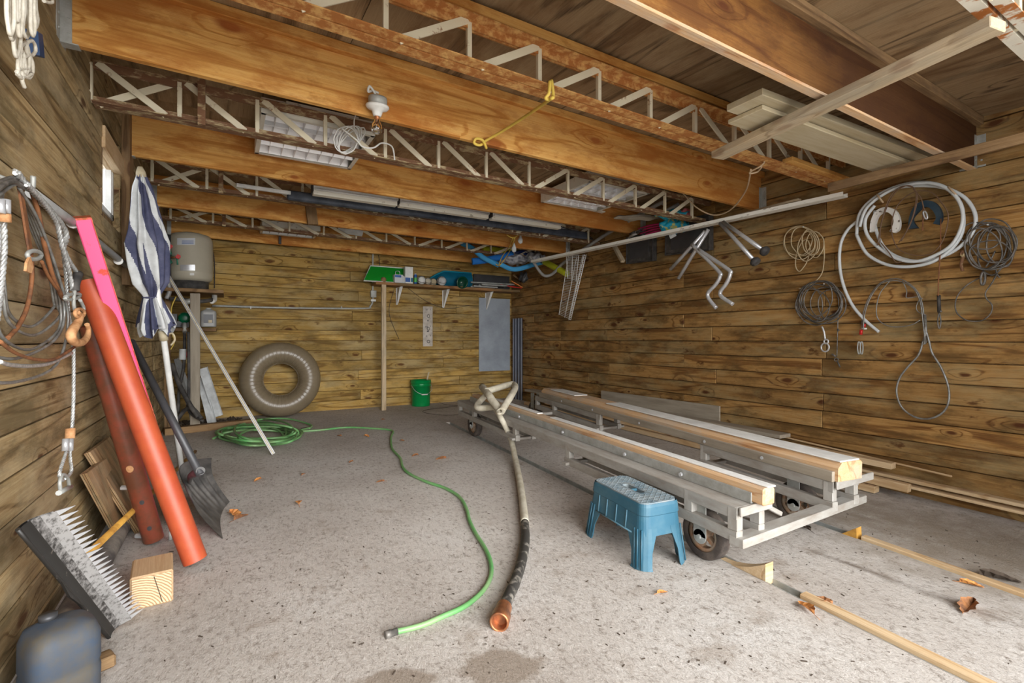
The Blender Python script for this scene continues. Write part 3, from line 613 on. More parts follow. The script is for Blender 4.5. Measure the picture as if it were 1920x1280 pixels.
for i in range(4):
    a, b_ = P(1038 + i * 5, 420 + i * 4, y=4.60 + .02 * i), P(1110 + i * 3, 446 + i * 2, y=4.92)
    mb = MB(); mb.tube([a, b_], .009, 8); mb.build('thin_pole', M_CHR if i % 2 else M_BLACK, label=('uppermost thin black pole beside the end of the navy panel', 'upper thin chrome pole beside the end of the navy panel', 'lower thin black pole beside the end of the navy panel', 'lowest thin chrome pole beside the end of the navy panel')[i], cat='pole')
g_ = P(660, 432, y=6.0)
mb = MB(); mb.tube([g_ + Vector((-.16, 0, .01)), g_ + Vector((-.05, 0, 0)), g_ + Vector((.02, 0, 0)), g_ + Vector((.12, 0, -.01))], [.012, .05, .055, .05], 14); mb.build('spool', M_FAB, label='pale plastic spool stored on the rearmost bar joist', cat='spool')
a = P(525, 450, y=6.72); beam('black_tag', a + Vector((0, 0, .05)), a + Vector((0, 0, -.05)), .03, .01, M_BLACK, None, up=(0, 1, 0), label='small black strap hanging over the rearmost joist', cat='strap')

# yellow rope on the thick rusty chord
mb = MB(); rope = [P(1034, 150, y=1.86), P(1037, 180, y=1.85), P(1030, 187, y=1.86), P(990, 215, y=2.2), P(945, 244, y=2.45), P(912, 263, y=2.58), P(900, 272, y=2.585), P(889, 268, y=2.58), P(893, 260, y=2.57), P(905, 263, y=2.56), P(912, 278, y=2.60)]
mb.tube(smooth(rope, 6), .008, 8); mb.tube(smooth([P(1031, 152, y=1.85), P(1029, 175, y=1.85), P(1023, 184, y=1.86), P(1030, 187, y=1.86)], 6), .008, 8)
mb.build('yellow_rope', M_YEL, label='yellow rope tied around the rusty bar joist and running down to the next one', cat='rope')
mb = MB(); mb.tube(smooth([P(1437, 298, y=1.93), P(1428, 310, y=1.93), P(1410, 320, y=2.0), P(1406, 325, y=2.02), P(1420, 322, y=2.0), P(1428, 313, y=1.95)], 6), .006, 6)
mb.tube(smooth([P(1408, 318, y=2.0), P(1398, 358, y=2.3), P(1370, 393, y=2.6), P(1338, 403, y=2.8), P(1305, 388, y=2.95), P(1280, 362, y=3.05), P(1264, 356, y=3.08), P(1295, 358, y=3.08)], 6), .006, 6)
mb.build('beige_rope', M_BEIGE, label='thin beige rope sagging in a loop below the joists near the right wall', cat='rope')
mb = MB()
mb.tube(smooth([P(962, 445, y=5.0), P(955, 462, y=5.4), P(942, 480, y=5.8), P(935, 497, y=5.9)], 6), .006, 6); mb.tube(smooth([P(965, 447, y=5.0), P(958, 466, y=5.4), P(950, 480, y=5.8), P(937, 497, y=5.9), P(930, 495, y=5.95)], 6), .006, 6)
mb.tube(smooth([P(950, 440, y=5.0), P(962, 446, y=5.0), P(972, 440, y=5.0)], 5), .006, 6)
mb.build('yellow_string', M_YEL, label='doubled yellow string holding up the foam noodles over the shelf', cat='string')
for i, (u, v) in enumerate(((964, 466), (976, 450))):
    mb = MB(); c = P(u, v, y=5.1); mb.lathe([(.004, .07), (.012, .05), (.03, 0), (.022, -.035), (.002, -.045)], 10, Matrix.Translation(c), fn=lambda a, z: 1 + .25 * math.sin(3 * a + 40 * z)); mb.build('clear_bag', M_FAB, label=('small crumpled white bag hanging lower, on the yellow string', 'small crumpled white bag hanging higher, from the bar joist')[i], cat='bag')

# rope hank at upper left
mb = MB(); rd = random.Random(4)
for i in range(22):
    u0 = 16 + rd.random() * 50; wd = 4 + rd.random() * 8; vb = 25 + rd.random() * 110 * (1 - abs((u0 - 36) / 42)); x_ = -.50 + rd.random() * .08
    pts = pxs([(u0 - wd / 2, -60), (u0 - wd / 2 + rd.uniform(-4, 4), vb * .3), (u0 - wd / 2 + rd.uniform(-2, 3), vb * .8), (u0 + rd.uniform(-2, 2), vb + 4), (u0 + wd / 2 + rd.uniform(-2, 2), vb * .75), (u0 + wd / 2 + rd.uniform(-4, 4), vb * .25), (u0 + wd / 2, -60)], x=x_)
    mb.tube(smooth(pts, 4), .0045, 6)
for cx, cy, rx, ry in ((46, 110, 9, 30), (40, 122, 7, 26), (52, 125, 10, 22), (45, 136, 14, 8), (58, 90, 9, 14)): mb.tube(ell(cx, cy, rx, ry, n=14, wob=.15, x=-.47), .0045, 6, closed=True)
mb.tube(smooth(pxs([(40, 130), (41, 150), (46, 164)], x=-.47), 5), .005, 6)
mb.tube(smooth(pxs([(78, -20), (98, 0), (95, 5), (82, 2)], x=-.45), 5), .0045, 6)
mb.build('rope_hank', M_ROPE, label='bundled hank of white rope hanging from the top of the left wall', cat='rope')
c = P(66, 82, x=-.53); mb = MB(); mb.box((0, 0, 0), (.03, .05, .07), M=Matrix.Translation(c) @ Matrix.Rotation(.3, 4, 'X')); mb.build('blue_clip', mat('navy_plastic', (.02, .06, .16), .4), label='dark blue plastic clip behind the white rope hank', cat='clip')

# ================================================================== left wall
def cable(mb, pts, r, n=6, **k):
    if n == 8: strands(mb, dense(smooth(pxs(pts, **k), 6), r * .9), r)
    else: mb.tube(smooth(pxs(pts, **k), 5), r, n)
# hook plate where everything hangs
hk = P(32, 352, x=-.53); mb = MB(); mb.tube(smooth([hk + Vector((-.045, 0, .03)), hk + Vector((0, -.01, .01)), hk + Vector((.03, 0, .0)), hk + Vector((.035, 0, .04))], 5), .007, 8)
mb.build('wall_hook', M_GALV, label='galvanised hook on the left wall holding the steel cables', cat='hook')
# grey steel sling hanging in long loops
mb = MB()
for i, (bx, by, w_, c) in enumerate(((60, 612, 52, 0), (66, 628, 60, 0), (58, 655, 66, 0), (30, 672, 95, 0), (22, 717, 112, 0))):
    x_ = -.525 + .008 * i
    cable(mb, [(36, 352), (55 + i * 5, 420), (88 + i * 6, 500 + i * 6), (100 + i * 7, 560 + i * 10), (bx + w_ * .75, by - 34), (bx, by), (bx - w_ * .8, by - 22), (bx - w_, by - 80), (bx - w_ - 5, 450), (5, 360), (30, 345)], .0045, x=x_)
mb.build('steel_sling', M_CABLE, label='grey steel cable hanging in overlapping loops on the left wall', cat='cable')
mb = MB()
for i, o in enumerate((0, 7)):
    cable(mb, [(-10, 352 + o), (8, 338 + o), (28, 334 + o), (42, 345 + o)], .007, x=-.50 + .01 * i)
mb.build('dark_cable_end', M_CABLEK, label='dark cable end bent over the hook at the left edge', cat='cable')
# rusty flat strap
mb = MB(); cable(mb, [(34, 340), (42, 380), (50, 440), (58, 480), (60, 520), (52, 572), (35, 610), (14, 634)], [.0085] * 1 if False else .006, x=-.515)
cable(mb, [(58, 352), (72, 400), (84, 460), (100, 520), (118, 560)], .007, x=-.50); cable(mb, [(78, 490), (92, 520), (112, 548)], .005, x=-.50)
cable(mb, [(0, 640), (30, 662), (70, 674), (105, 672), (140, 650)], .005, x=-.485)
mb.build('rusty_cable', M_RCABLE, label='rusty brown cable looped behind the steel sling on the left wall', cat='cable')
mb = MB(); a, b_ = P(36, 342, x=-.50), P(58, 478, x=-.49); mb.beam(a, b_, .028, .005, up=(1, 0, 0)); mb.build('rusty_strap', M_RCABLE, label='flat rusty steel strap hanging straight down from the wall hook', cat='strap')
mb = MB(); mb.tube(ell(64, 478, 13, 8, n=18, x=-.48), .006, 8, closed=True); mb.build('shackle_ring', M_GALV, label='bright round shackle at the foot of the rusty strap', cat='shackle')
mb = MB(); mb.prism(pxs([(52, 480), (58, 500), (54, 512), (44, 508), (46, 492)], x=-.48), .006, (1, 0, 0)); mb.build('hook_tip', M_HOOK, label='pointed rusty hook tip below the round shackle', cat='hook')
# heavy bright cable with grab hook
t_ = thing('winch_cable', P(143, 585, x=-.46), 'thick bright wire rope ending in a rusty orange grab hook', 'wire rope')
mb = MB(); cable(mb, [(30, 322), (42, 338), (70, 368), (100, 402), (118, 425), (124, 445), (117, 465)], .010, n=8, x=-.49)
cable(mb, [(50, 345), (80, 378), (105, 415), (112, 440), (116, 460), (122, 480), (132, 520), (136, 545)], .008, n=8, x=-.48); cable(mb, [(117, 462), (130, 490), (147, 515)], .008, n=8, x=-.48)
mb.build('rope', M_CABLEB, t_)
MB().tube(smooth(pxs([(147, 513), (141, 530), (140, 545)], x=-.475), 4), .015, 10).build('tape_wrap', M_BLACK, t_)
mb = MB(); mb.tube(ell(136, 556, 15, 5, n=16, tilt=-12, x=-.475), .006, 8, closed=True); mb.tube(smooth(pxs([(140, 545), (138, 565), (141, 582), (152, 588), (157, 578), (150, 562)], x=-.47), 5), .006, 8); mb.build('thimble', M_GALV, t_)
mb = MB(); hkp = smooth(pxs([(145, 585), (150, 592), (146, 604), (137, 618), (133, 630), (140, 641), (153, 642), (163, 632), (166, 618), (163, 608)], x=-.46), 5)
mb.tube(hkp, [.008 + .007 * math.sin(math.pi * min(1, i / len(hkp) * 1.15)) for i in range(len(hkp))], 10)
mb.tube(ell(149, 587, 9, 8, n=14, x=-.46), .006, 8, closed=True); mb.build('grab_hook', M_HOOK, t_)
# long straight bright cable with crimp and shackle
t_ = thing('cable_with_eye', P(128, 800, x=-.50), 'straight bright cable dropping to a crimped eye and shackle near the floor', 'wire rope')
mb = MB(); cable(mb, [(118, 470), (124, 520), (128, 580), (137, 640), (138, 720), (136, 790), (132, 815)], .0065, n=8, x=-.50); mb.build('rope', M_CABLEB, t_)
mb = MB(); cable(mb, [(126, 840), (120, 860), (112, 885), (113, 898), (118, 900)], .006, n=8, x=-.495); cable(mb, [(131, 840), (132, 862), (134, 882), (128, 892), (120, 898)], .006, n=8, x=-.495); mb.build('eye', M_CABLEB, t_)
MB().tube(pxs([(132, 803), (131, 822)], x=-.495), .015, 10).build('heat_shrink', M_HOOK, t_)
for u in (123, 132): MB().tube(pxs([(u, 822), (u - 1, 845)], x=-.49), .010, 10).build('crimp', M_CHR, t_)
mb = MB(); mb.tube(smooth(pxs([(130, 912), (126, 895), (117, 890), (112, 905), (114, 922)], x=-.49), 5), .006, 8); mb.tube(pxs([(110, 924), (132, 912)], x=-.49), .009, 8); mb.build('shackle', M_GALV, t_)
t_ = thing('short_cable', P(5, 420, x=-.49), 'cable end with a white crimp at the left edge of the wall', 'wire rope')
mb = MB(); cable(mb, [(7, 412), (8, 470), (2, 540), (-6, 600)], .007, n=8, x=-.49); mb.build('rope', M_CABLEB, t_)
for u in (1, 11): MB().tube(pxs([(u, 374), (u, 400)], x=-.485), .010, 10).build('crimp', M_CHR, t_)
MB().tube(pxs([(6, 400), (7, 416)], x=-.485), .015, 10).build('heat_shrink', M_HOOK, t_)
# white rope low loop
mb = MB(); cable(mb, [(0, 678), (20, 684), (55, 686), (90, 682), (118, 670), (134, 662)], .006, x=-.49); mb.build('pale_rope', M_CABLEB, label='pale cord sagging below the steel loops on the left wall', cat='cord')

# grey conduit along the left wall
t_ = thing('wall_conduit', P(200, 465, x=-.55), 'grey plastic conduit running along the left wall behind the pink post', 'conduit')
mb = MB(); mb.tube([P(60, 362, x=-.55), P(135, 416, x=-.55), P(275, 528, x=-.55)], .018, 12); mb.build('pipe', M_GREY, t_)
for u, v in ((137, 418), (222, 489)): MB().tube([P(u, v, x=-.55) + Vector((.0, -.008, 0)), P(u, v, x=-.55) + Vector((0, .008, 0))], .023, 12).build('strap', M_WHITE, t_)

# closed beach umbrella
top, tip = P(264, 322, x=-.44), P(345, 913, h=0.0) + Vector((-.0, .0, .0))
t_ = thing('beach_umbrella', tip, 'closed navy and white striped beach umbrella leaning in the left corner', 'umbrella')
ax = (tip - top).normalized(); Mu = frame(top, tip, (0, 1, 0)) @ Matrix.Rotation(R(90), 4, 'Y')        # local z runs down the pole
LEN = (tip - top).length
def prj(v): 
    lo, hi = 0.0, LEN
    for _ in range(30):
        m_ = (lo + hi) / 2; p = top + ax * m_; zc = p.dot(FW); vv = V0 - F * (p.z - H) / zc
        if vv < v: lo = m_
        else: hi = m_
    return lo
prof = [(.02, 326), (.045, 350), (.065, 390), (.085, 430), (.105, 455), (.098, 500), (.088, 530), (.050, 550), (.042, 556), (.062, 575), (.088, 600), (.096, 612), (.085, 622)]
segs = 240; rows = 150
def umb(u, v):
    s = v * (len(prof) - 1); i = min(int(s), len(prof) - 2); q = s - i; r_ = prof[i][0] * (1 - q) + prof[i + 1][0] * q; z_ = prj(prof[i][1] * (1 - q) + prof[i + 1][1] * q)
    a = 2 * math.pi * u; r_ *= 1 + .17 * math.sin(7 * a + 1.5 * v + 2 * math.sin(2 * a)) + .07 * math.sin(13 * a - 6 * v)
    if v > .93: z_ += .03 * math.sin(5 * a)
    return Mu @ Vector((r_ * math.cos(a), r_ * math.sin(a), z_)) - RT * .042 * min(1, v * 2.5)
mb = MB(); mb.grid(umb, segs, rows)
for j in range(rows):
    for i in range(segs):
        q = (i / segs * 8 + 2.6 * math.sin(j / rows * 2.3) + .25 * math.sin(i * .12 + j * .08)) % 2; mb.mi[j * segs + i] = 0 if q < .95 else 1
canopy = mb.build('canopy', [M_NAVY, M_FAB], t_)
mb = MB(); mb.tube([top + ax * prj(556) - ax * .0 + (Mu.to_3x3() @ Vector((math.cos(a), math.sin(a), 0))) * .046 - RT * .042 for a in [i * .3927 for i in range(16)]], .006, 6, closed=True); mb.build('tie_strap', M_NAVY, t_)
mb = MB(); mb.tube([top + ax * .04, top + ax * prj(640), tip - ax * .13], .018, 12); mb.build('pole', M_WHITE, t_)
mb = MB(); mb.tube([top - ax * .03, top, top + ax * .03], [.012, .024, .028], 12); mb.build('top_cap', M_CB, t_)
mb = MB(); mb.tube([tip - ax * .13, tip - ax * .12, tip - ax * .06, tip], [.018, .013, .011, .003], 8); mb.build('ground_spike', M_GREYB, t_)
c = top + ax * prj(628); mb = MB(); mb.tube([c - ax * .03, c + ax * .035], .026, 12); mb.tube(smooth([c + RT * .02, c + RT * .06 + Vector((0, 0, .01)), c + RT * .075 - Vector((0, 0, .03)), c + RT * .05 - Vector((0, 0, .065))], 5), .006, 8); mb.build('collar', M_CB, t_)

# pink post, two red pipes
def lean(name, u0, v0, x0_, u1, v1, r, m, label, cat, h=0.0):
    a, b_ = P(u0, v0, x=x0_), P(u1, v1, h=h); return a, b_
a, b_ = P(154, 407, x=-.52), P(343, 985, h=.0)
t_ = thing('pink_post', b_, 'pink painted square steel post with rusty edges leaning on the left wall', 'post')
M_ = frame(a, b_, (1, .25, 0)); l_ = (b_ - a).length
me = MB().bbox((l_, .068, .055), .004).mesh('post_tube', M_PINK); put('post_tube', me, t_, M_ @ Matrix.Translation((l_ / 2, 0, 0)))
mb = MB(); mb.box((l_ / 2, .032, .0275), (l_ - .004, .008, .004)); mb.box((l_ / 2, -.032, .0275), (l_ - .004, .007, .003)); mb.box((.003, 0, .0), (.008, .070, .057))
put('rusty_edge', mb.mesh('rusty_edge', mat('pink_rust', (.80, .13, .10), .7, c2=(.42, .10, .03), sc=30, lo=.45, hi=.52)), t_, M_)
def pipe(a, b_, r, m, label, holes=(), mh=M_DK, name='steel_pipe'):
    t_ = thing(name, b_, label, 'pipe'); d = (b_ - a).normalized()
    mb = MB(); mb.tube([a, b_], r, 28, cap=False); mb.tube([b_ - d * .002, a + d * .002], r - .006, 20, cap=False)
    M2 = frame(a, b_, (0, 0, 1)); l = (b_ - a).length
    mb.build('pipe_wall', m, t_)
    for s, ang, rr, mm in holes:
        p = a + (b_ - a) * s; toc = (Vector((0, 0, H)) - p); toc -= d * toc.dot(d); toc.normalize(); toc = Matrix.Rotation(ang, 3, d) @ toc
        q = p + toc * (r + .0006); e1 = d; mb = MB(); e2 = toc.cross(d)
        mb.add([q + e1 * rr * math.cos(k * .5236) + e2 * rr * .85 * math.sin(k * .5236) - toc * (rr * .85 * math.sin(k * .5236)) ** 2 / (2 * r) for k in range(12)] + [q], [(k, (k + 1) % 12, 12) for k in range(12)]); mb.build('bolt_hole', mm, t_)
    return t_
pipe(P(167, 528, x=-.525), P(366, 1050, h=.035), .049, M_RED, 'bright orange-red steel pipe leaning on the left wall, nearest the floor centre')
pp_a, pp_b = P(172, 610, x=-.53), P(288, 1010, h=.02)
t_ = pipe(pp_a, pp_b, .045, M_RED2, 'dark brown-red steel pipe with bolt holes behind the brighter pipe', ((.63, .3, .018, M_HOOK), (.795, .1, .012, M_DK), (.925, .1, .012, M_DK)))
for s in (.74, .985):
    p = pp_a + (pp_b - pp_a) * s - RT * .05; mb = MB(); mb.tube([p, p - RT * .035], .012, 6, smooth=False); mb.build('bolt', M_CHR, t_)
c = P(316, 995, h=.05); mb = MB(); mb.tube(smooth([c + Vector((0, 0, .05)), c + RT * .02 + Vector((0, 0, .07)), c + RT * .035 + Vector((0, 0, .04)), c + RT * .02], 5), .006, 8); mb.tube([c + RT * .01, c + RT * .01 - Vector((0, 0, .045))], .009, 8); mb.build('shackle', M_GALV, label='small shackle wedged between the two red pipes', cat='shackle')

# snow shovel
t_ = thing('snow_shovel', P(395, 1005, h=0), 'black plastic snow shovel standing on its blade beside the red pipes', 'shovel')
hs_ = P(376, 890, h=.36)
MB().tube([P(246, 640, x=-.46), hs_], .019, 14).build('handle', M_DK, t_)
A_, B_, C_, D_ = P(396, 858, h=.38), P(430, 940, h=.0), P(357, 925, h=.20), P(417, 1010, h=0.0)
def bl_(u, v):
    p = (A_ * (1 - u) + C_ * u) * (1 - v) + (B_ * (1 - u) + D_ * u) * v
    nrm = (C_ - A_).cross(B_ - A_).normalized()
    bul = -.13 * math.sin(math.pi * u) * (1 - .7 * v) - .05 * math.sin(math.pi * v); rib = .010 * (.5 + .5 * math.sin(u * 50)) * (1 if .12 < u < .88 and v > .3 else 0) * max(0, min(1, (1 - v) * 6))
    return p + nrm * (bul + rib)
mb = MB(); mb.grid(bl_, 80, 14); mb.grid(lambda u, v: bl_(1 - u, v) + (C_ - A_).cross(B_ - A_).normalized() * .004, 80, 14); mb.build('blade', M_SHOVEL, t_)
mb = MB(); mb.tube(smooth([hs_ - Vector((0, 0, -.02)), hs_ + (bl_(.5, .25) - hs_) * .6, bl_(.5, .4)], 5), [.021, .0215, .022, .02, .018, .016, .014, .012, .010, .008, .006], 12); mb.build('socket', M_SHOVEL, t_)

# two brown decking offcuts, 6x6 offcut
M_DECKO = wood('decking_wood', (.20, .10, .04), (.40, .24, .115), (.55, .36, .19), var=.12, knots=.3, weather=(.50, .40, .27), weather_amt=.5)
for (TL, TR, BL, xx, lab) in (((169, 847), (206, 819), (263, 997), -.538, 'taller grooved brown decking offcut leaning against the left wall'), ((163, 887), (200, 859), (228, 1011), -.505, 'shorter grooved decking offcut leaning in front of the taller one')):
    p0, p1, p2 = P(*TL, x=xx), P(*TR, x=xx), P(*BL, h=.004); p3 = p2 + (p1 - p0); p3.z = max(p3.z, zf(p3.y) + .004)
    t_ = thing('decking_offcut', p2, lab, 'board'); nn_ = (p1 - p0).cross(p2 - p0).normalized()
    if nn_.x > 0: nn_ = -nn_
    M_ = frame(p0, p2, -nn_); Mi2 = M_.inverted()
    for (f0, th_) in ((0.0, .008), (.010, .006), (.018, .006)):
        put('board_layer', MB().prism([Mi2 @ (q + nn_ * f0) for q in (p0, p1, p3, p2)], th_, Mi2.to_3x3() @ nn_).mesh('board_layer', M_DECKO), t_, M_)
a, b_ = P(243, 1148, h=0), P(325, 1127, h=0); e1 = (b_ - a); wd = e1.length; e1.normalize(); e2 = Vector((-e1.y, e1.x, 0)); 
hgt = .0
top_p = P(240, 1082, x=a.x); 
M_ = Matrix(((e2.x, e1.x, 0, (a + b_).x / 2 + e2.x * .10), (e2.y, e1.y, 0, (a + b_).y / 2 + e2.y * .10), (0, 0, 1, a.z + .065), (0, 0, 0, 1)))
t_ = root('timber_offcut', M_.translation - Vector((0, 0, .065)), 'square timber offcut lying on the floor in front of the brown pipe', 'timber block')
put('block', MB().bbox((.20, wd, .13), .006).mesh('block', wood('timber', (.30, .17, .08), (.50, .33, .18), (.62, .45, .27), stain=(.45, .30, .18), stain_amt=.4, var=.02, knots=.2)), t_, M_)
m_e, te, be = nt('end_grain'); tcx = N(te, 'ShaderNodeTexCoord'); mpx = N(te, 'ShaderNodeMapping'); mpx.inputs[1].default_value = (0, .05, .09); mpx.inputs[3].default_value = (0, 1, 1); L(te, tcx, 3, mpx, 0)
wvx = N(te, 'ShaderNodeTexWave', wave_type='RINGS', rings_direction='X', i_1=34.0, i_2=2.2, i_3=3.0, i_4=1.5); L(te, mpx, 0, wvx, 0)
rpx = ramp(te, wvx, 0, [(.15, (.34, .20, .10)), (.6, (.66, .49, .30))]); L(te, rpx, 0, be, 'Base Color'); be.inputs['Roughness'].default_value = .8
put('end_face', MB().bbox((.003, wd - .012, .118), .001, c=(-.1005, 0, 0)).mesh('end_face', m_e), t_, M_)
put('check_crack', MB().box((-.1018, .02, 0), (.002, .003, .11), rot=(R(14), 0, 0)).mesh('check_crack', M_DIRT), t_, M_)

# ice rake: long toothed blade with yellow handle
t_ = thing('toothed_scraper', P(190, 1190, h=0), 'big black toothed scraper with worn silvery teeth leaning at lower left', 'scraper')
tl, tr, br, bl2 = P(27, 992, x=-.50), P(97, 958, x=-.45), P(241, 1160, h=.02), P(200, 1196, h=0.0)
nrm = (tr - tl).cross(bl2 - tl).normalized()
if nrm.dot(Vector((0, 0, H)) - tl) < 0: nrm = -nrm
def sc(u, v): return (tl * (1 - u) + tr * u) * (1 - v) + (bl2 * (1 - u) + br * u) * v - nrm * .018 * math.sin(math.pi * u) + nrm * .012
M_SC = mat('scraper_black', (.022, .020, .018), .45, c2=(.16, .14, .12), sc=30, lo=.62, hi=.68)
mb = MB(); mb.grid(lambda u, v: sc(u * .46, v), 10, 20); mb.grid(lambda u, v: sc(.46 - u * .46, v) - nrm * .008, 10, 20); mb.tube([sc(0, i / 10) - nrm * .004 for i in range(11)], .006, 8)
c1_, c2_, c3_ = sc(0, .38), sc(-.20, .52), sc(0, .66); mb.prism([c1_, c2_, c3_], .008, -nrm)
mb.build('blade_back', M_SC, t_)
M_SCM = mat('scraper_worn_mid', (.035, .032, .03), .5, c2=(.26, .25, .24), sc=70, lo=.40, hi=.62); M_SCW = mat('scraper_worn_light', (.33, .32, .31), .5, .1, c2=(.08, .075, .07), sc=70, lo=.50, hi=.66)
for f0, f1, mm, nm in ((.46, .70, M_SCM, 'scuffed_band'), (.70, 1.0, M_SCW, 'worn_band')):
    mb = MB(); mb.grid(lambda u, v: sc(f0 + u * (f1 - f0), v), 8, 20); mb.grid(lambda u, v: sc(f1 - u * (f1 - f0), v) - nrm * .008, 8, 20); mb.build(nm, mm, t_)
NT = 26; ex = (tr - tl).normalized()
for i in range(NT):
    v0_, v1_ = i / NT, (i + .82) / NT; a, b_ = sc(1, v0_), sc(1, v1_); tp = sc(1, (v0_ + v1_) / 2 - .012) + (sc(1, .5) - sc(.8, .5)).normalized() * .047
    MB().prism([a, b_, tp], .004, -nrm).build('tooth', M_CHR, t_)
a, b_ = P(158, 1045, x=-.455), P(366, 846, h=.03)
MB().tube([a, b_], .014, 12).build('handle', M_HANDLE, t_)
# black pipe on the floor along the left wall, drum at bottom left, rag
a, b_ = P(-30, 1235, h=.05), Vector((XL + .10, 3.1, zf(3.1) + .05))
mb = MB(); mb.tube(smooth([Vector((XL + .09, 1.3, zf(1.3) + .055)), Vector((XL + .085, 2.0, zf(2) + .055)), Vector((XL + .09, 2.6, zf(2.6) + .055)), Vector((XL + .10, 3.3, zf(3.3) + .055))], 5), .045, 16); mb.build('floor_pipe', mat('dusty_pipe', (.11, .10, .095), .8, c2=(.28, .25, .21), sc=9), label='dusty dark pipe lying along the foot of the left wall', cat='pipe')
dc = P(112, 1225, h=.15); dc.z = zf(dc.y) + .002
t_ = thing('blue_drum', dc, 'scuffed blue-grey plastic drum at the bottom left corner', 'drum')
prof2 = [(.0, .001), (.075, .0), (.086, .012), (.088, .10), (.084, .112), (.088, .124), (.087, .20), (.075, .232), (.045, .246), (.0, .250)]
sq = lambda a, z: 1 / (abs(math.cos(a)) ** 4 + abs(math.sin(a)) ** 4) ** .25 * .95
MB().lathe(prof2, 40, Matrix.Translation(dc) @ Matrix.Rotation(.5, 4, 'Z'), fn=sq).build('drum_body', M_DRUM, t_)
MB().lathe([(0, .245), (.022, .246), (.022, .262), (0, .264)], 16, Matrix.Translation(dc + Vector((-.03, .02, 0)))).build('drum_cap', M_DK, t_)
c = P(195, 1250, h=.0); M_ = Matrix.Translation(c + Vector((0, 0, .02))) @ Matrix.Rotation(.4, 4, 'Z'); put('wood_wedge', MB().bbox((.05, .06, .04), .006).mesh('wood_wedge', M_BW), None, M_, 'small dark wood wedge beside the blue-grey drum', 'wedge')
# ================================================================== back left corner: pump, pressure tank
tc_ = P(358, 500, y=6.62); tc_.z = 0
zt_, zb_, zk_ = P(358, 442, y=6.62).z, P(358, 528, y=6.62).z, P(358, 545, y=6.62).z
t_ = thing('pressure_tank', (tc_.x, tc_.y, zk_), 'beige water pressure tank standing on the corner shelf', 'tank')
Rk = .215; Mt = Matrix.Translation((tc_.x, tc_.y, 0))
MB().lathe([(0, zt_ + .03), (.10, zt_ + .025), (Rk * .86, zt_), (Rk * .97, zt_ - .04), (Rk, zt_ - .08), (Rk, zb_ + .10), (Rk * 1.01, zb_ + .095), (Rk, zb_ + .085), (Rk * .97, zb_ + .03), (Rk * .85, zb_), (0, zb_ - .01)], 40, Mt, cap=False).build('tank_body', M_TANK, t_)
MB().lathe([(Rk * .8, zb_ + .01), (Rk * .8, zk_), (0, zk_)], 32, Mt).build('tank_base', M_BLACK, t_)
def onc(u, v, r):   # point on the tank skin
    d = (P(u, v, y=1) - Vector((0, 0, H))); o2 = Vector((0, 0, H)) - tc_; A2 = d.x ** 2 + d.y ** 2; B2 = 2 * (d.x * (0 - tc_.x) + d.y * (0 - tc_.y)); C2 = tc_.x ** 2 + tc_.y ** 2 - r * r
    tt = (-B2 - math.sqrt(max(0, B2 * B2 - 4 * A2 * C2))) / (2 * A2); return Vector((0, 0, H)) + d * tt
for (ua, va, ub, vb, m_, nm) in ((332, 446, 366, 459, M_PAPER, 'warning_label'), (338, 496, 366, 507, M_CHR, 'rating_plate'), (356, 512, 364, 516, M_WHITE, 'small_sticker')):
    mb = MB(); mb.grid(lambda a, b_: onc(ua + (ub - ua) * a, vb + (va - vb) * b_, Rk + .003), 8, 2); mb.build(nm, m_, t_)
mb = MB()
for i in range(4): mb.grid(lambda a, b_, i=i: onc(341 + 22 * a, 451.5 + i * 1.8 - .7 * b_, Rk + .0045), 6, 1)
mb.build('label_lines', M_LBLUE, t_)
# shelf and posts
zsh = zk_ - .002; sb('corner_shelf', (XL + .01, 6.60, zsh - .02), (tc_.x + .32, 6.60, zsh - .02), .66, .038, M_BW, 'dark wood corner shelf carrying the beige pressure tank', 'shelf')
pt = P(366, 770, h=.0); pt = Vector((pt.x, 6.25, zf(6.25)))
pu = P(366, 770, y=6.25).x
sb('shelf_post', (pu, 6.25, zf(6.25) + .06), (pu, 6.25, P(366, 550, y=6.25).z), .09, .04, M_GREYB, 'rough wooden post holding the corner shelf beneath the tank', 'post', up=(0, 1, 0))
sb('shelf_post', (P(308, 640, y=6.40).x + .02, 6.5, zf(6.4)), (P(308, 640, y=6.40).x + .02, 6.5, zsh - .04), .06, .04, M_BW, 'dark wooden post in the left corner behind the umbrella handle', 'post', up=(0, 1, 0))
sb('lower_shelf', (XL + .02, 6.55, P(350, 618, y=6.5).z), (P(402, 618, y=6.5).x + .02, 6.55, P(350, 618, y=6.5).z), .45, .03, M_BW, 'lower dark shelf carrying the green pump and the oil jug', 'shelf')
zl_ = P(350, 615, y=6.5).z + .015
# pump
pc = P(346, 596, y=6.42); t_ = thing('water_pump', (pc.x, 6.48, zl_), 'small green water pump below the pressure tank', 'pump')
Mp = Matrix.Translation((pc.x, 6.48, pc.z)) @ Matrix.Rotation(R(90), 4, 'X')
MB().lathe([(0, -.10), (.045, -.10), (.05, -.02), (.062, -.015), (.064, .02), (.045, .045), (.02, .05), (0, .05)], 24, Mp).build('pump_housing', M_DGREEN if False else mat('pump_green', (0, .12, .05), .35), t_)
mb = MB()
for k in range(6): a = k * 1.047 + .3; mb.lathe([(0, .02), (.008, .02), (.008, .03), (0, .03)], 6, Mp @ Matrix.Translation((.052 * math.cos(a), .052 * math.sin(a), 0)))
mb.build('bolt_ring', M_CHR, t_)
MB().box((pc.x - .13, 6.5, pc.z), (.12, .09, .09)).build('motor', M_DK, t_)
MB().box((pc.x - .03, 6.5, (zl_ + pc.z) / 2 - .02), (.14, .10, max(.02, pc.z - zl_ - .03))).build('foot', M_DK, t_)
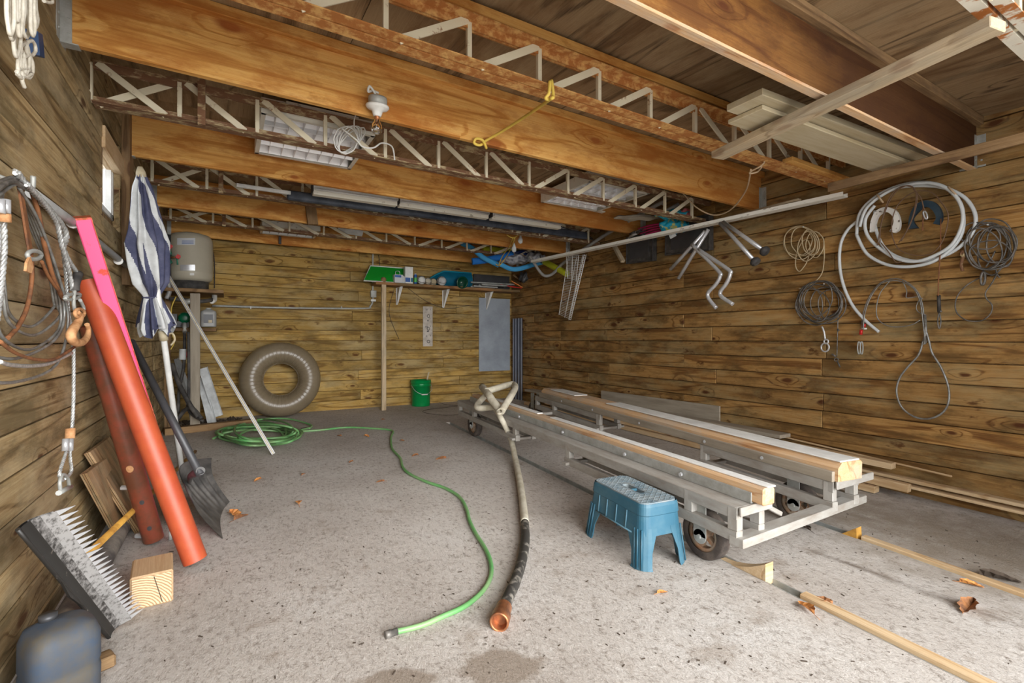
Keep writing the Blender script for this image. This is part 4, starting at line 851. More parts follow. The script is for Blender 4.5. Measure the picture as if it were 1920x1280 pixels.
# suction hose with check valve
t_ = thing('suction_hose', P(344, 790, y=6.3), 'black suction hose with a pale check valve dropping to the corner floor', 'hose')
MB().tube(smooth([P(345, 606, y=6.40), P(346, 622, y=6.35), P(346, 648, y=6.3), P(344, 690, y=6.3), P(336, 730, y=6.3), P(334, 775, y=6.3)], 6), .016, 10).build('hose', M_BLACK, t_)
MB().tube([P(346, 606, y=6.37), P(346.5, 622, y=6.33)], .022, 12).build('elbow_fitting', M_GALV, t_)
MB().tube([P(343, 654, y=6.28), P(342, 674, y=6.28)], .034, 14).build('check_valve', M_FAB, t_)
MB().tube([P(350, 658, y=6.29), P(350, 670, y=6.29)], .012, 8).build('red_tab', M_BRED, t_)
mb = MB(); mb.tube(smooth([P(353, 622, y=6.2), P(354, 690, y=6.2), P(354, 745, y=6.2), P(352, 765, y=6.2), P(362, 778, y=6.15), P(382, 790, y=6.1)], 6), .014, 10); mb.build('black_hose', M_BLACK, label='black hose curling out beside the foot of the rough post', cat='hose')
mb = MB(); mb.tube(smooth([P(322, 682, y=6.3), P(336, 720, y=6.2), P(356, 758, y=6.1), P(372, 782, y=6.05)], 6), .024, 10); mb.tube(smooth([P(330, 790, y=6.2), P(345, 770, y=6.2), P(360, 765, y=6.1), P(378, 785, y=6.05)], 6), .022, 10); mb.build('black_pipe', M_BLACK, label='thick black pipe leaning in the corner behind the umbrella pole', cat='pipe')
# valves and piping beside the tank
t_ = thing('valve_manifold', P(322, 500, y=6.42), 'green pipe fittings with two red valve handles left of the tank', 'valve')
MB().tube([P(316, 440, y=6.4), P(316, 500, y=6.4), P(317, 530, y=6.4)], .022, 12).build('riser', M_DK, t_)
mb = MB(); mb.tube([P(315, 470, y=6.36), P(317, 478, y=6.36)], .030, 10); mb.tube([P(312, 485, y=6.36), P(318, 495, y=6.36)], .035, 10); mb.tube([P(318, 480, y=6.36), P(332, 482, y=6.33), P(333, 496, y=6.33)], .009, 8); mb.build('fitting', mat('fitting_green', (.03, .20, .13), .4), t_)
for u, v in ((319, 462), (334, 481)):
    c = P(u, v, y=6.3); mb = MB(); mb.box(c, (.03, .015, .045), rot=(0, .3, 0)); mb.box(c + Vector((.0, 0, .0)), (.045, .012, .02)); mb.build('red_handle', M_BRED, t_)
MB().tube([P(320, 482, y=6.34), P(331, 482, y=6.33)], .008, 8).build('brass_valve', M_BRASS, t_)
mb = MB(); mb.tube(smooth([P(318, 560, y=6.3), P(345, 562, y=6.28), P(372, 565, y=6.28), P(392, 563, y=6.35), P(400, 560, y=6.6), P(401, 545, y=6.8)], 5), .022, 12); mb.build('pipe_run', M_BLACK, label='black pipe run with white elbow beneath the tank shelf', cat='pipe')
mb = MB(); mb.tube([P(342, 568, y=6.27), P(366, 562, y=6.27)], .030, 12); mb.build('steel_coupling', M_GALV, label='grey coupling on the black pipe run under the tank', cat='pipe fitting')
mb = MB(); mb.tube(smooth([P(397, 565, y=6.42), P(402, 562, y=6.5), P(402, 552, y=6.6)], 4), .026, 12); mb.build('white_elbow', M_WHITE, label='white elbow at the right end of the black pipe run', cat='pipe fitting')
mb = MB(); mb.tube(smooth([P(312, 560, y=6.3), P(318, 545, y=6.3), P(315, 530, y=6.3)], 4), .022, 10); mb.build('grey_fitting', M_GREY, label='grey threaded fitting left of the tank base', cat='pipe fitting')
mb = MB(); mb.tube(smooth([P(330, 556, y=6.2), P(322, 575, y=6.2), P(321, 595, y=6.2), P(323, 625, y=6.2), P(327, 640, y=6.2), P(320, 655, y=6.2)], 5), .006, 6); mb.build('yellow_string', M_YEL, label='thin yellow cord dangling between umbrella and pump', cat='cord')
# oil jug
c = P(391, 611, y=6.42); jz = zl_; jh = P(391, 577, y=6.42).z - jz
t_ = thing('oil_jug', (c.x, 6.42, jz), 'grey plastic oil jug with a dark label beside the rough post', 'jug')
Mj = Matrix.Translation((c.x, 6.42, jz))
MB().lathe([(0, 0), (.072, .0), (.076, .01), (.076, jh * .72), (.070, jh * .82), (.03, jh * .92), (.022, jh * .94)], 28, Mj, fn=lambda a, z: 1 / (abs(math.cos(a)) ** 5 + abs(math.sin(a) * 1.25) ** 5) ** .2).build('jug_body', M_GREY, t_)
MB().lathe([(0, jh * .93), (.026, jh * .93), (.026, jh), (0, jh)], 14, Mj).build('cap', M_GALV, t_)
MB().box((c.x, 6.42 - .064, jz + jh * .42), (.09, .003, jh * .45)).build('label_patch', M_DK, t_); MB().box((c.x + .018, 6.42 - .067, jz + jh * .28), (.035, .002, jh * .14)).build('sticker', M_CB, t_)
# white gutters and strips leaning by the post
gl = (((330, 673), (362, 790), 'grey-white strip leaning farthest left behind the black pipe'), ((334, 672), (372, 788), 'thin pale strip leaning just left of the rough post'), ((377, 708), (398, 793), 'white channel strip leaning right of the rough post, lower one'), ((381, 690), (410, 780), 'widest white channel strip leaning against the back wall'))
for i, (p, q, lab) in enumerate(gl):
    a, b_ = P(*p, y=6.88 - .02 * i), P(*q, h=.03 + .01 * i); b_.y = min(b_.y, 6.7); 
    b_ = P(*q, y=6.45 + .05 * i); w_ = (.035, .04, .085, .09)[i]
    mb = MB(); M_ = frame(a, b_, (0, -1, 0)); l_ = (b_ - a).length; mb.box((l_ / 2, 0, 0), (l_, w_, .004)); mb.box((l_ / 2, w_ / 2, .01), (l_, .004, .022)); mb.box((l_ / 2, -w_ / 2, .01), (l_, .004, .022)); mb.box((l_ / 2, 0, .004), (l_, .012, .006))
    put('channel_strip', mb.mesh('channel_strip', M_FAB), None, M_, lab, 'strip', 'white strips leaning in the corner')
# wooden sill on the floor in the corner
a, b_ = P(352, 812, h=.05), P(500, 775, h=.05); a = Vector((XL + .05, 5.62, zf(5.6) + .035)); b_ = Vector((.25, 6.25, zf(6.3) + .035))
sb('floor_sill', Vector((XL + .03, 6.12, zf(6.1) + .035)), Vector((.30, 6.30, zf(6.3) + .035)), .10, .07, M_BW, 'rough wood sill on the floor in front of the tank corner', 'sill')
mb = MB(); rd = random.Random(9)
for i in range(220):
    x, y = rd.uniform(XL + .05, .15), rd.uniform(6.30, 6.85); s = rd.uniform(.01, .035); mb.box((x, y, zf(y) + s * .3), (s * 1.6, s, s * .5), rot=(rd.random(), rd.random(), rd.random() * 6))
mb.build('corner_debris', M_DIRT, label='dark soil and chips piled in the tank corner behind the sill', cat='debris', kind='stuff')
# leaning thin pole in front
a, b_ = P(309, 506, y=5.5), P(513, 851, h=0.008)
t_ = thing('aluminium_pole', b_, 'slim ribbed aluminium pole leaning from the left corner across to the hose coil', 'pole'); M_ = frame(a, b_, (0, -1, 0)); l_ = (b_ - a).length
mb = MB(); mb.box((l_ / 2, 0, 0), (l_, .030, .010)); put('pole_bar', mb.mesh('pole_bar', M_ALU), t_, M_)
for s in (-.011, 0, .011): mb = MB(); mb.box((l_ / 2, s, .007), (l_ - .004, .006, .006)); put('rib', mb.mesh('rib', M_CHR if s else M_CREAM), t_, M_)

# ================================================================== back wall
YW = YB - .004
t_ = thing('wall_conduit', P(560, 577, y=YW), 'grey steel conduit along the back wall rising to the ceiling through a small box', 'conduit')
yy = YW - .02
mb = MB(); mb.tube(smooth([P(398, 573, y=yy), P(540, 577, y=yy), P(680, 578, y=yy), P(694, 574, y=yy), P(699, 562, y=yy), P(699, 535, y=yy), P(699, 470, y=yy), P(699, 440, y=yy)], 6), .013, 12); mb.build('pipe', M_GALV, t_)
c = P(700, 551, y=yy); MB().bbox((.08, .05, .10), .006, c=tuple(c)).build('outlet_box', M_GALV, t_); MB().bbox((.07, .012, .03), .002, c=tuple(P(700, 563, y=yy - .02))).build('cover', M_WHITE, t_)
for u in (470, 640): c = P(u, 576.5, y=yy); MB().box(c, (.012, .034, .034)).build('strap', M_GALV, t_)
mb = MB(); mb.tube(smooth([P(710, 478, y=YW - .008), P(712, 500, y=YW - .008), P(708, 530, y=YW - .01)], 5), .005, 6); mb.tube(smooth([P(740, 540, y=YW - .01), P(730, 575, y=YW - .008), P(733, 600, y=YW - .008), P(748, 635, y=YW - .008)], 5), .0035, 6)
mb.tube(smooth([P(765, 540, y=YW - .01), P(800, 565, y=YW - .008), P(838, 578, y=YW - .008), P(880, 572, y=YW - .008)], 5), .0035, 6); mb.tube(smooth([P(388, 455, y=YW - .01), P(401, 480, y=YW - .01), P(402, 540, y=YW - .01)], 5), .006, 6)
mb.build('wall_wires', M_TWINE, label='thin dark wires drooping across the back wall below the shelf', cat='wire')
# shelf
za = P(720, 531, y=6.68).z
t_ = thing('wall_shelf', (2.9, 6.82, za - .02), 'long rough wooden shelf on the back wall with white brackets', 'shelf')
xs0 = P(705, 530, y=6.68).x
beam('shelf_board', (xs0, 6.82, za), (XR - .01, 6.82, za), .28, .038, M_BW if False else wood('shelf_wood', (.10, .04, .016), (.30, .14, .055), (.44, .25, .11), var=.05), t_)
for u, v0_, v1_ in ((748, 544, 571), (835.5, 553, 577), (916.5, 548, 580)):
    a = P(u, v0_, y=YW - .14); b_ = P(u, v1_, y=YW - .02); mb = MB(); zz0 = za - .02; x_ = P(u, 560, y=YW - .10).x
    zb2 = P(u, v1_, y=YW - .03).z
    mb.box((x_, YW - .115, zz0 - .005), (.035, .22, .006)); mb.box((x_, YW - .005, (zz0 + zb2) / 2), (.030, .006, zz0 - zb2)); mb.prism([(x_ - .004, YW - .22, zz0 - .01), (x_ - .004, YW - .005, zz0 - .01), (x_ - .004, YW - .005, zb2)], .008, (1, 0, 0))
    mb.prism([(x_ - .022, YW - .20, zz0 - .01), (x_ + .022, YW - .20, zz0 - .01), (x_ + .008, YW - .02, zb2), (x_ - .008, YW - .02, zb2)], .004, (0, -1, 0)); mb.build('bracket', M_WHITE, t_)
px_ = P(720, 766, h=0); xp = P(720, 650, y=6.64).x
sb('shelf_prop', (xp, 6.655, zf(6.65)), (xp, 6.655, za - .021), .062, .038, M_GW, 'slender grey wooden prop standing under the left end of the back shelf', 'post', up=(0, 1, 0))
# shelf contents
zs = za + .020
def on(u, y=6.75): return P(u, 520, y=y).x
b1 = [P(683, 527, y=6.72), P(695, 501, y=6.90), P(770, 499, y=6.93), P(758, 524, y=6.80)]
def sbd(u, v):
    return (b1[0] * (1 - u) + b1[3] * u) * (1 - v) + (b1[1] * (1 - u) + b1[2] * u) * v
t_ = thing('green_board', b1[0], 'bright green foam board tilted up at the left end of the back shelf', 'foam board')
x0_, x1_ = on(684, 6.72), on(768, 6.9)
zz_t = P(720, 500, y=6.90).z
pts = [(x0_ - .02, 6.70, zs + .002), (x1_, 6.74, zs + .002), (x1_ + .03, 6.90, zz_t), (x0_ + .12, 6.90, zz_t)]
mb = MB(); mb.prism(pts, .028, (0, 1, -.3)); mb.build('board_core', M_GREEN if False else mat('bright_green', (0.01, .34, .03), .4, amt=.2), t_)
mb = MB(); mb.tube([Vector(p) + Vector((0, .0, .0)) for p in pts], .011, 8, closed=True); mb.build('rim', M_WHITE, t_)
def jar(u, r, h, m, name, lab, cat, y=6.74, body=None, **k):
    x = on(u, y); t2 = thing(name, (x, y, zs), lab, cat); Mq = Matrix.Translation((x, y, zs)); MB().lathe([(0, 0), (r, 0), (r, h * .8), (r * .8, h * .9), (r * .5, h * .92)], 20, Mq).build('body', m, t2); MB().lathe([(0, h * .9), (r * .6, h * .9), (r * .6, h), (0, h)], 14, Mq).build('cap', k.get('cap', M_WHITE), t2)
    if k.get('band'): MB().lathe([(r * 1.01, h * .15), (r * 1.01, h * .6)], 20, Mq, cap=False).build('label_band', k['band'], t2)
    return t2
jar(719, .038, .07, M_BW, 'brown_cup', 'small brown clay cup on the shelf in front of the green board', 'cup', cap=M_BW)
x = on(746, 6.72); t_ = thing('white_box', (x, 6.72, zs), 'white carton with blue print and a wire handle on the back shelf', 'box'); MB().bbox((.12, .09, .115), .003, c=(x, 6.72, zs + .0575)).build('carton', M_PAPER, t_)
MB().box((x - .01, 6.674, zs + .09), (.09, .002, .03)).build('print_band', M_LBLUE, t_); MB().tube(smooth([(x - .03, 6.72, zs + .115), (x - .03, 6.72, zs + .16), (x + .02, 6.72, zs + .165), (x + .03, 6.72, zs + .115)], 4), .004, 6).build('wire_handle', M_CHR, t_)
x = on(765.5, 6.72); t_ = thing('tall_carton', (x, 6.72, zs), 'tall white carton with a blue logo patch, tallest item on the back shelf', 'box'); MB().bbox((.115, .08, .235), .003, c=(x, 6.72, zs + .1175)).build('carton', M_WHITE, t_); MB().box((x - .02, 6.678, zs + .05), (.07, .002, .06)).build('logo_patch', M_LBLUE, t_); MB().box((x + .04, 6.678, zs + .05), (.03, .002, .06)).build('side_patch', M_TEAL, t_)
jar(779, .022, .145, M_LBLUE, 'spray_tube', 'slim blue and green tube beside the tall carton', 'tube', y=6.69, band=mat('lime_band', (.1, .5, .1), .5))
jar(757, .02, .10, M_PAPER, 'small_bottle', 'small pale bottle between the two white cartons', 'bottle', y=6.69)
def ball(u, r, m, lab, y=6.74, lift=0.0):
    x = on(u, y); t2 = thing('ball', (x, y, zs), lab, 'ball', 'balls on the back shelf'); c = Vector((x, y, zs + r + lift)); n_ = 20
    MB().lathe([(r * math.sin(math.pi * i / 14) + 1e-5, -r * math.cos(math.pi * i / 14)) for i in range(15)], n_, Matrix.Translation(c), cap=False).build('ball_skin', m, t2)
    mb = MB()
    for q in range(3):
        Mq = Matrix.Translation(c) @ Euler((.6 + q * 1.1, .4 * q, .5 * q)).to_matrix().to_4x4(); mb.tube([Mq @ Vector((r * 1.0 * math.cos(a * .3142), r * 1.0 * math.sin(a * .3142), .0)) for a in range(20)], .0035, 5, closed=True)
    mb.build('seam', M_BLACK, t2)
ball(790, .062, M_WHITE, 'white volleyball next to the slim blue tube on the back shelf')
ball(802, .052, M_FOAM, 'dingy smaller ball, second from the left of the shelf balls', y=6.72)
ball(812, .056, M_CB, 'brownish ball behind the gap between the two dingy shelf balls', y=6.80)
ball(828, .068, M_FAB, 'largest whitish ball at the right end of the row of shelf balls', y=6.72)
# teal sled
xa, xb = on(800, 6.88), on(885, 6.88); t_ = thing('teal_sled', ((xa + xb) / 2, 6.88, zs), 'teal plastic sled standing on edge behind the shelf balls', 'sled')
def sled(u, v):
    x = xa + (xb - xa) * u; top_ = zs + .03 + .21 * min(1, u * 2.6) ** .6; return Vector((x, 6.90 - .05 * math.sin(math.pi * v), zs + .004 + (top_ - zs) * v))
mb = MB(); mb.grid(sled, 24, 8); mb.build('sled_shell', M_TEAL, t_); mb = MB(); mb.tube([sled(i / 24, 1) for i in range(25)], .012, 8); mb.build('rim', mat('light_teal', (.01, .25, .36), .35), t_)
x = on(862, 6.76); t_ = thing('green_basin', (x, 6.76, zs), 'dark green plastic basin lying beside the grey sheets on the back shelf', 'basin')
Mb_ = Matrix.Translation((x, 6.76, zs + .075)) @ Euler((R(100), R(12), 0)).to_matrix().to_4x4()
MB().lathe([(0, .0), (.055, .0), (.078, .10), (.092, .105), (.092, .112), (.073, .108), (.05, .01), (0, .01)], 28, Mb_, cap=False).build('bowl', M_DGREEN, t_)
for i, (ua, ub, zz, yy, lab) in enumerate(((885, 930, .015, 6.70, 'lowest grey metal frame lying on the right half of the back shelf'), (900, 950, .05, 6.74, 'middle grey metal frame lying on the right half of the back shelf'), (880, 965, .085, 6.82, 'top grey metal frame lying on the right half of the back shelf'))):
    x0_, x1_ = on(ua, yy), min(on(ub, yy), XR - .06); t_ = thing('folding_rack', ((x0_ + x1_) / 2, yy, zs + zz - .012), lab, 'rack', 'metal frames on the back shelf')
    for dy_ in (-.05, .05): beam('rail', (x0_, yy + dy_, zs + zz), (x1_, yy + dy_, zs + zz + .004 * i), .02, .022, M_GALV, t_)
    beam('panel', (x0_ + .05, yy, zs + zz - .004), (x1_ - .05, yy, zs + zz - .004), .09, .006, M_DK, t_)
x = on(915, 6.9); t_ = sb('grey_screen', (on(888, 6.93), 6.93, zs + .13), (min(on(955, 6.93), XR - .05), 6.93, zs + .13), .02, .22, M_DK, 'dark grey ribbed screen standing behind the metal frames on the shelf', 'screen')
a, b_ = P(958, 528, y=6.70), P(990, 545, y=6.62); sb('orange_paddle', a + Vector((0, 0, .01)), b_, .06, .015, M_ORANGE, 'flat orange plastic paddle sticking out over the right end of the back shelf', 'paddle')
a, b_ = P(963, 516, y=6.78), P(985, 531, y=6.66); sb('wood_scrap', a, b_, .09, .03, M_BW, 'brown wood scrap lying above the orange paddle', 'wood scrap')
a, b_ = P(938, 534, y=6.70), P(985, 541, y=6.66); sb('red_stick', a, b_, .02, .015, M_BRED, 'thin red stick lying below the orange paddle', 'stick')
# measuring board sign, grey sheet, slate panel
c0, c1 = P(793, 574, y=YW - .006), P(811, 649, y=YW - .006)
t_ = thing('sign_strip', ((c0.x + c1.x) / 2, YW - .006, c1.z), 'tall narrow whitish sign strip with faded symbols on the back wall', 'sign')
MB().bbox((c1.x - c0.x, .008, c0.z - c1.z), .001, c=((c0.x + c1.x) / 2, YW - .006, (c0.z + c1.z) / 2)).build('sign_plate', mat('aged_white', (.55, .50, .44), .6, c2=(.38, .33, .28), sc=14), t_)
mb = MB(); xc, yy = (c0.x + c1.x) / 2, YW - .0115
for i, q in enumerate((.07, .24, .35, .50, .56, .62, .73, .88)):
    z_ = c0.z - (c0.z - c1.z) * q; w_ = (.03, .045, .028, .05, .03, .04, .02, .035)[i]
    if i % 3 == 0: mb.box((xc - .02, yy, z_), (w_, .001, .006)); mb.box((xc - .02, yy, z_ - .014), (w_, .001, .006)); mb.box((xc + .04, yy, z_), (.006, .001, .02))
    elif i % 3 == 1: mb.tube([(xc + .01 + .022 * math.cos(a * .785), yy, z_ + .022 * math.sin(a * .785)) for a in range(8)], .004, 4, closed=True)
    else: mb.prism([(xc - w_ / 2, yy, z_ - .012), (xc + w_ / 2, yy, z_ - .012), (xc, yy, z_ + .016)], .001, (0, -1, 0))
mb.build('faded_symbols', M_DK, t_)
c0, c1 = P(898, 558, y=YW - .006), P(956, 694, y=YW - .006)
t_ = thing('grey_sheet', ((c0.x + c1.x) / 2, YW - .006, c1.z), 'blue-grey sheet fixed to the back wall near the right corner', 'sheet')
MB().bbox((c1.x - c0.x, .008, c0.z - c1.z), .001, c=((c0.x + c1.x) / 2, YW - .006, (c0.z + c1.z) / 2)).build('sheet_panel', M_GPANEL, t_)
xc = P(974, 660, x=4.0); a_, b__ = P(963, 597, y=6.9), P(987, 746, h=0)
t_ = thing('slate_panel', (3.97, 6.75, zf(6.7)), 'dark slate-blue metal panel standing in the right rear corner', 'panel')
pa, pb = P(963, 745, y=6.86), P(987, 747, y=6.60); zt2 = P(970, 597, y=6.75).z; pa.z = pb.z = zf(6.7)
M_ = frame(Vector((pa.x, pa.y, pa.z)), Vector((min(pb.x, XR - .02), pb.y, pa.z)), (0, 0, 1)); l_ = (Vector((min(pb.x, XR - .02), pb.y, pa.z)) - pa).length; hh = zt2 - pa.z
put('panel_sheet', MB().box((l_ / 2, 0, hh / 2 + .002), (l_, .012, hh)).mesh('panel_sheet', M_DPANEL), t_, M_)
for s in (.03, .33, .66, .97): put('seam_rib', MB().box((l_ * s, -.012, hh / 2 + .002), (.012, .014, hh)).mesh('seam_rib', mat('slate_rib', (.30, .32, .37), .4, .3) if s == .03 else MATS['slate_rib']), t_, M_)

# inner tube
ic = P(529, 711, y=6.60); R0 = (P(529, 640, y=6.62).z - P(529, 782, y=6.62).z) / 2; 
tb = P(529, 781, y=6.52); zc_ = zf(6.55) + R0
t_ = thing('inner_tube', (ic.x, 6.6, zf(6.6)), 'big taupe inflated swim tube leaning on the back wall', 'swim tube')
rm = R0 * .285; rM = R0 - rm; Mi_ = Matrix.Translation((ic.x, YB - .24, zf(6.7) + R0 + .002)) @ Euler((R(83), 0, 0)).to_matrix().to_4x4()
def tor(u, v):
    a, b_ = 2 * math.pi * u, 2 * math.pi * v; wr = 1 + .022 * math.sin(90 * a / 1.0) * max(0, -math.cos(b_)) ** 1.0 * 1.0 + .008 * math.sin(47 * a)
    r_ = rm * (1 + (wr - 1)); return Mi_ @ Vector(((rM + r_ * math.cos(b_)) * math.cos(a), (rM + r_ * math.cos(b_)) * math.sin(a), r_ * 1.0 * math.sin(b_)))
mb = MB(); mb.grid(tor, 360, 28); mb.build('tube_ring', M_TUBE, t_)
mb = MB(); mb.tube([Mi_ @ Vector(((rM - rm * .99) * math.cos(i * .1), (rM - rm * .99) * math.sin(i * .1), 0)) for i in range(63)], .006, 6, closed=True); mb.build('inner_seam', M_TUBE, t_)
# bucket
bc_ = P(789, 757, h=0); bc_ = Vector((bc_.x, min(bc_.y, YB - .16), 0)); bc_.x = P(789, 730, y=bc_.y).x; bc_.z = zf(bc_.y)
t_ = thing('green_bucket', bc_, 'green plastic pail with wire handle against the back wall', 'bucket'); hB = .375; rB = .145; Mb_ = Matrix.Translation(bc_)
MB().lathe([(0, .003), (rB * .90, .003), (rB * .91, .01), (rB * .97, hB * .78), (rB * 1.06, hB * .785), (rB * 1.06, hB * .80), (rB * .985, hB * .81), (rB, hB * .90), (rB * 1.07, hB * .905), (rB * 1.07, hB * .92), (rB * 1.01, hB * .93), (rB * 1.03, hB), (rB * .99, hB), (rB * .94, hB * .8), (rB * .88, .02), (0, .02)], 40, Mb_, cap=False).build('pail', M_GREEN, t_)
mb = MB(); mb.tube(smooth([bc_ + Vector((-rB * 1.04, -.02, hB * .82)), bc_ + Vector((-rB * .8, -rB * .85, hB * .60)), bc_ + Vector((0, -rB * 1.12, hB * .47)), bc_ + Vector((rB * .8, -rB * .85, hB * .60)), bc_ + Vector((rB * 1.04, -.02, hB * .82))], 8), .003, 6); mb.build('handle_wire', M_CHR, t_)
MB().tube([bc_ + Vector((-.045, -rB * 1.12, hB * .475)), bc_ + Vector((.045, -rB * 1.12, hB * .475))], .009, 8).build('handle_grip', M_WHITE, t_)
mb = MB(); mb.tube(smooth([bc_ + Vector((.10, .0, hB)), bc_ + Vector((.11, 0, hB + .06)), bc_ + Vector((.125, 0, hB + .11))], 4), .012, 8); mb.build('brush_tip', M_CB, label='small pale stick poking out of the green pail', cat='stick')
mb = MB(); mb.tube(smooth(pxs([(810, 748), (835, 758), (860, 760), (840, 763), (800, 768), (795, 773), (830, 778), (865, 777)], h=.005), 6), .003, 6); mb.build('floor_wire', M_TWINE, label='thin dark wire lying on the floor between pail and cart', cat='wire')
# ================================================================== stored stuff at the right rear, under the ceiling
mb = MB(); mb.tube(smooth([P(866, 456, y=6.3), P(885, 465, y=6.2), P(905, 482, y=6.1), P(925, 492, y=6.05), P(935, 497, y=6.0)], 6), .036, 14); mb.build('foam_noodle', M_BNOOD, label='light blue foam noodle slanting down from the rearmost bar joist', cat='foam noodle')
mb = MB(); mb.tube(smooth([P(938, 495, y=6.0), P(955, 503, y=5.95), P(972, 504, y=5.9), P(1000, 496, y=5.9), P(1030, 487, y=5.95), P(1045, 482, y=6.0)], 6), .034, 14); mb.build('foam_noodle', M_BNOOD, label='light blue foam noodle sagging beneath the cloudy plastic bundle', cat='foam noodle')
mb = MB(); mb.tube(smooth([P(885, 490, y=6.25), P(905, 488, y=6.2), P(930, 484, y=6.1), P(960, 476, y=6.1)], 6), .048, 16); mb.build('foam_noodle', M_BNOOD2, label='thick deep blue foam roll above the right half of the shelf', cat='foam noodle')
mb = MB(); mb.tube(smooth([P(905, 467, y=6.45), P(935, 469, y=6.4), P(970, 473, y=6.35), P(1000, 480, y=6.25), P(1020, 490, y=5.9), P(1040, 501, y=5.5), P(1063, 513, y=5.2)], 6), .042, 14); mb.build('foam_noodle', M_YNOOD, label='long lime yellow foam noodle running behind the string to the right wall', cat='foam noodle')
def crumple(name, cx, cy, w_, h_, dpt, y, m, label, cat, seed=1, n=26):
    rd = random.Random(seed); c = P(cx, cy, y=y); ph = [rd.random() * 6 for _ in range(6)]
    def f(u, v):
        a = 2 * math.pi * u; b_ = math.pi * v; q = 1 + .14 * math.sin(5 * a + ph[0] + 3 * b_) + .10 * math.sin(9 * b_ + ph[1] + 2 * a) + .06 * math.sin(13 * a - 5 * b_ + ph[2])
        return c + RT * (w_ / 2 * math.cos(b_) * (-1)) * 1.0 + Vector((0, 0, h_ / 2 * math.sin(b_) * math.sin(a) * q)) + FW * (dpt / 2 * math.sin(b_) * math.cos(a) * q) - Vector((0, 0, h_ * .08 * math.sin(7 * b_ + ph[3])))
    mb = MB(); mb.grid(f, n, n); return mb.build(name, m, label=label, cat=cat)
crumple('plastic_bundle', 962, 486, .46, .14, .22, 6.1, M_PLASTIC, 'cloudy clear plastic bundle resting on the blue noodles', 'bundle', 3, 40)
crumple('navy_bundle', 975, 477, .50, .11, .2, 6.2, mat('navy_sheet', (.01, .03, .17), .5), 'navy blue bundle behind the cloudy plastic near the shelf end', 'bundle', 5)
crumple('plastic_bundle', 1003, 484, .32, .16, .2, 6.0, M_PLASTIC, 'smaller cloudy plastic bundle at the end of the white metal rail', 'bundle', 8, 30)
crumple('dark_bag', 985, 520, .22, .17, .15, 6.55, M_DK, 'dark crumpled bag above the orange paddle at the shelf end', 'bag', 9)
crumple('cushion', 1060, 434, .35, .12, .25, 5.05, mat('pale_cushion', (.42, .40, .36), .8), 'pale cushion stored between the joists behind the thin poles', 'cushion', 12)
# strap round the bundle end
mb = MB(); mb.tube([P(1013, 478, y=5.75), P(1015, 494, y=5.75)], .010, 8); mb.build('black_strap', M_BLACK, label='black strap round the rear end of the white metal rail', cat='strap')
# curved grey pole
mb = MB(); mb.tube(smooth([P(1245, 382, y=3.45), P(1232, 384, y=3.55), P(1140, 437, y=4.4), P(1080, 477, y=5.0), P(1055, 494, y=5.3), P(1043, 507, y=5.4), P(1033, 515, y=5.5), P(1022, 517, y=5.55), P(1013, 510, y=5.6), P(1003, 495, y=5.65), P(993, 480, y=5.7)], 8), .020, 12)
mb.build('grey_pole', M_GREY, label='long grey tube with a hooked lower end hanging across the white metal rail', cat='tube')
# antlers
def br(mb, pts, r0, r1, **k):
    s_ = smooth(pxs(pts, **k), 4); mb.tube(s_, [r0 + (r1 - r0) * i / (len(s_) - 1) for i in range(len(s_))], 8)
mb = MB(); br(mb, [(1012, 508), (1014, 520), (1022, 528), (1026, 540), (1036, 545), (1050, 543)], .028, .006, y=6.3); br(mb, [(1016, 518), (1020, 521), (1032, 523)], .018, .005, y=6.3); br(mb, [(1026, 536), (1034, 539), (1045, 539), (1056, 534)], .018, .004, y=6.28); br(mb, [(1014, 512), (1020, 507), (1026, 500)], .02, .006, y=6.3); br(mb, [(1020, 507), (1026, 507), (1032, 506)], .012, .005, y=6.3)
mb.build('antler', mat('bone', (.66, .61, .54), .6), label='larger pale branching antler hanging by the right end of the shelf', cat='antler')
mb = MB(); br(mb, [(1016, 484), (1030, 486), (1045, 484), (1058, 484)], .016, .006, y=6.15); br(mb, [(1036, 486), (1048, 489), (1056, 496), (1058, 502)], .016, .006, y=6.15); mb.build('antler', MATS['bone'], label='smaller pale antler above, just under the white metal rail', cat='antler')
# wire shelf
t_ = thing('wire_rack', P(1068, 540, x=3.80), 'white wire closet rack hanging on edge from the white metal rail', 'wire rack')
A4 = [P(1066, 478, x=3.86), P(1099, 477, x=3.86), P(1048, 590, x=3.86), P(1070, 600, x=3.86)]
for i in range(5):
    f = (0, .5, .82, 1.0)[min(i, 3)]; a = A4[0] * (1 - f) + A4[1] * f; b_ = A4[2] * (1 - f) + A4[3] * f
    if i == 4: a += Vector((-.03, -.0, .0)); b_ += Vector((-.03, 0, 0))
    MB().tube([a, b_], .005, 6).build('long_wire', M_WHITE, t_)
NW = 38
MB().tube([A4[0], (A4[0].x, A4[0].y, 2.13)], .003, 5).build('hook_wire', M_WHITE, t_)
for i in range(NW):
    v = (i + .5) / NW; a = A4[0] * (1 - v) + A4[2] * v; b_ = A4[1] * (1 - v) + A4[3] * v
    MB().tube([a, b_, b_ + Vector((-.03, 0, 0))], .0028, 4, smooth=False).build('cross_wire', M_WHITE, t_)
t_ = thing('wire_rack', P(1080, 505, x=3.74), 'shorter white wire rack nested in front of the longer one', 'wire rack')
B4 = [P(1062, 480, x=3.80), P(1085, 478, x=3.80), P(1064, 522, x=3.80), P(1080, 527, x=3.80)]
for f in (0, .5, 1): MB().tube([B4[0] * (1 - f) + B4[1] * f, B4[2] * (1 - f) + B4[3] * f], .005, 6).build('long_wire', M_WHITE, t_)
MB().tube([B4[0], (B4[0].x, B4[0].y, 2.13)], .003, 5).build('hook_wire', M_WHITE, t_)
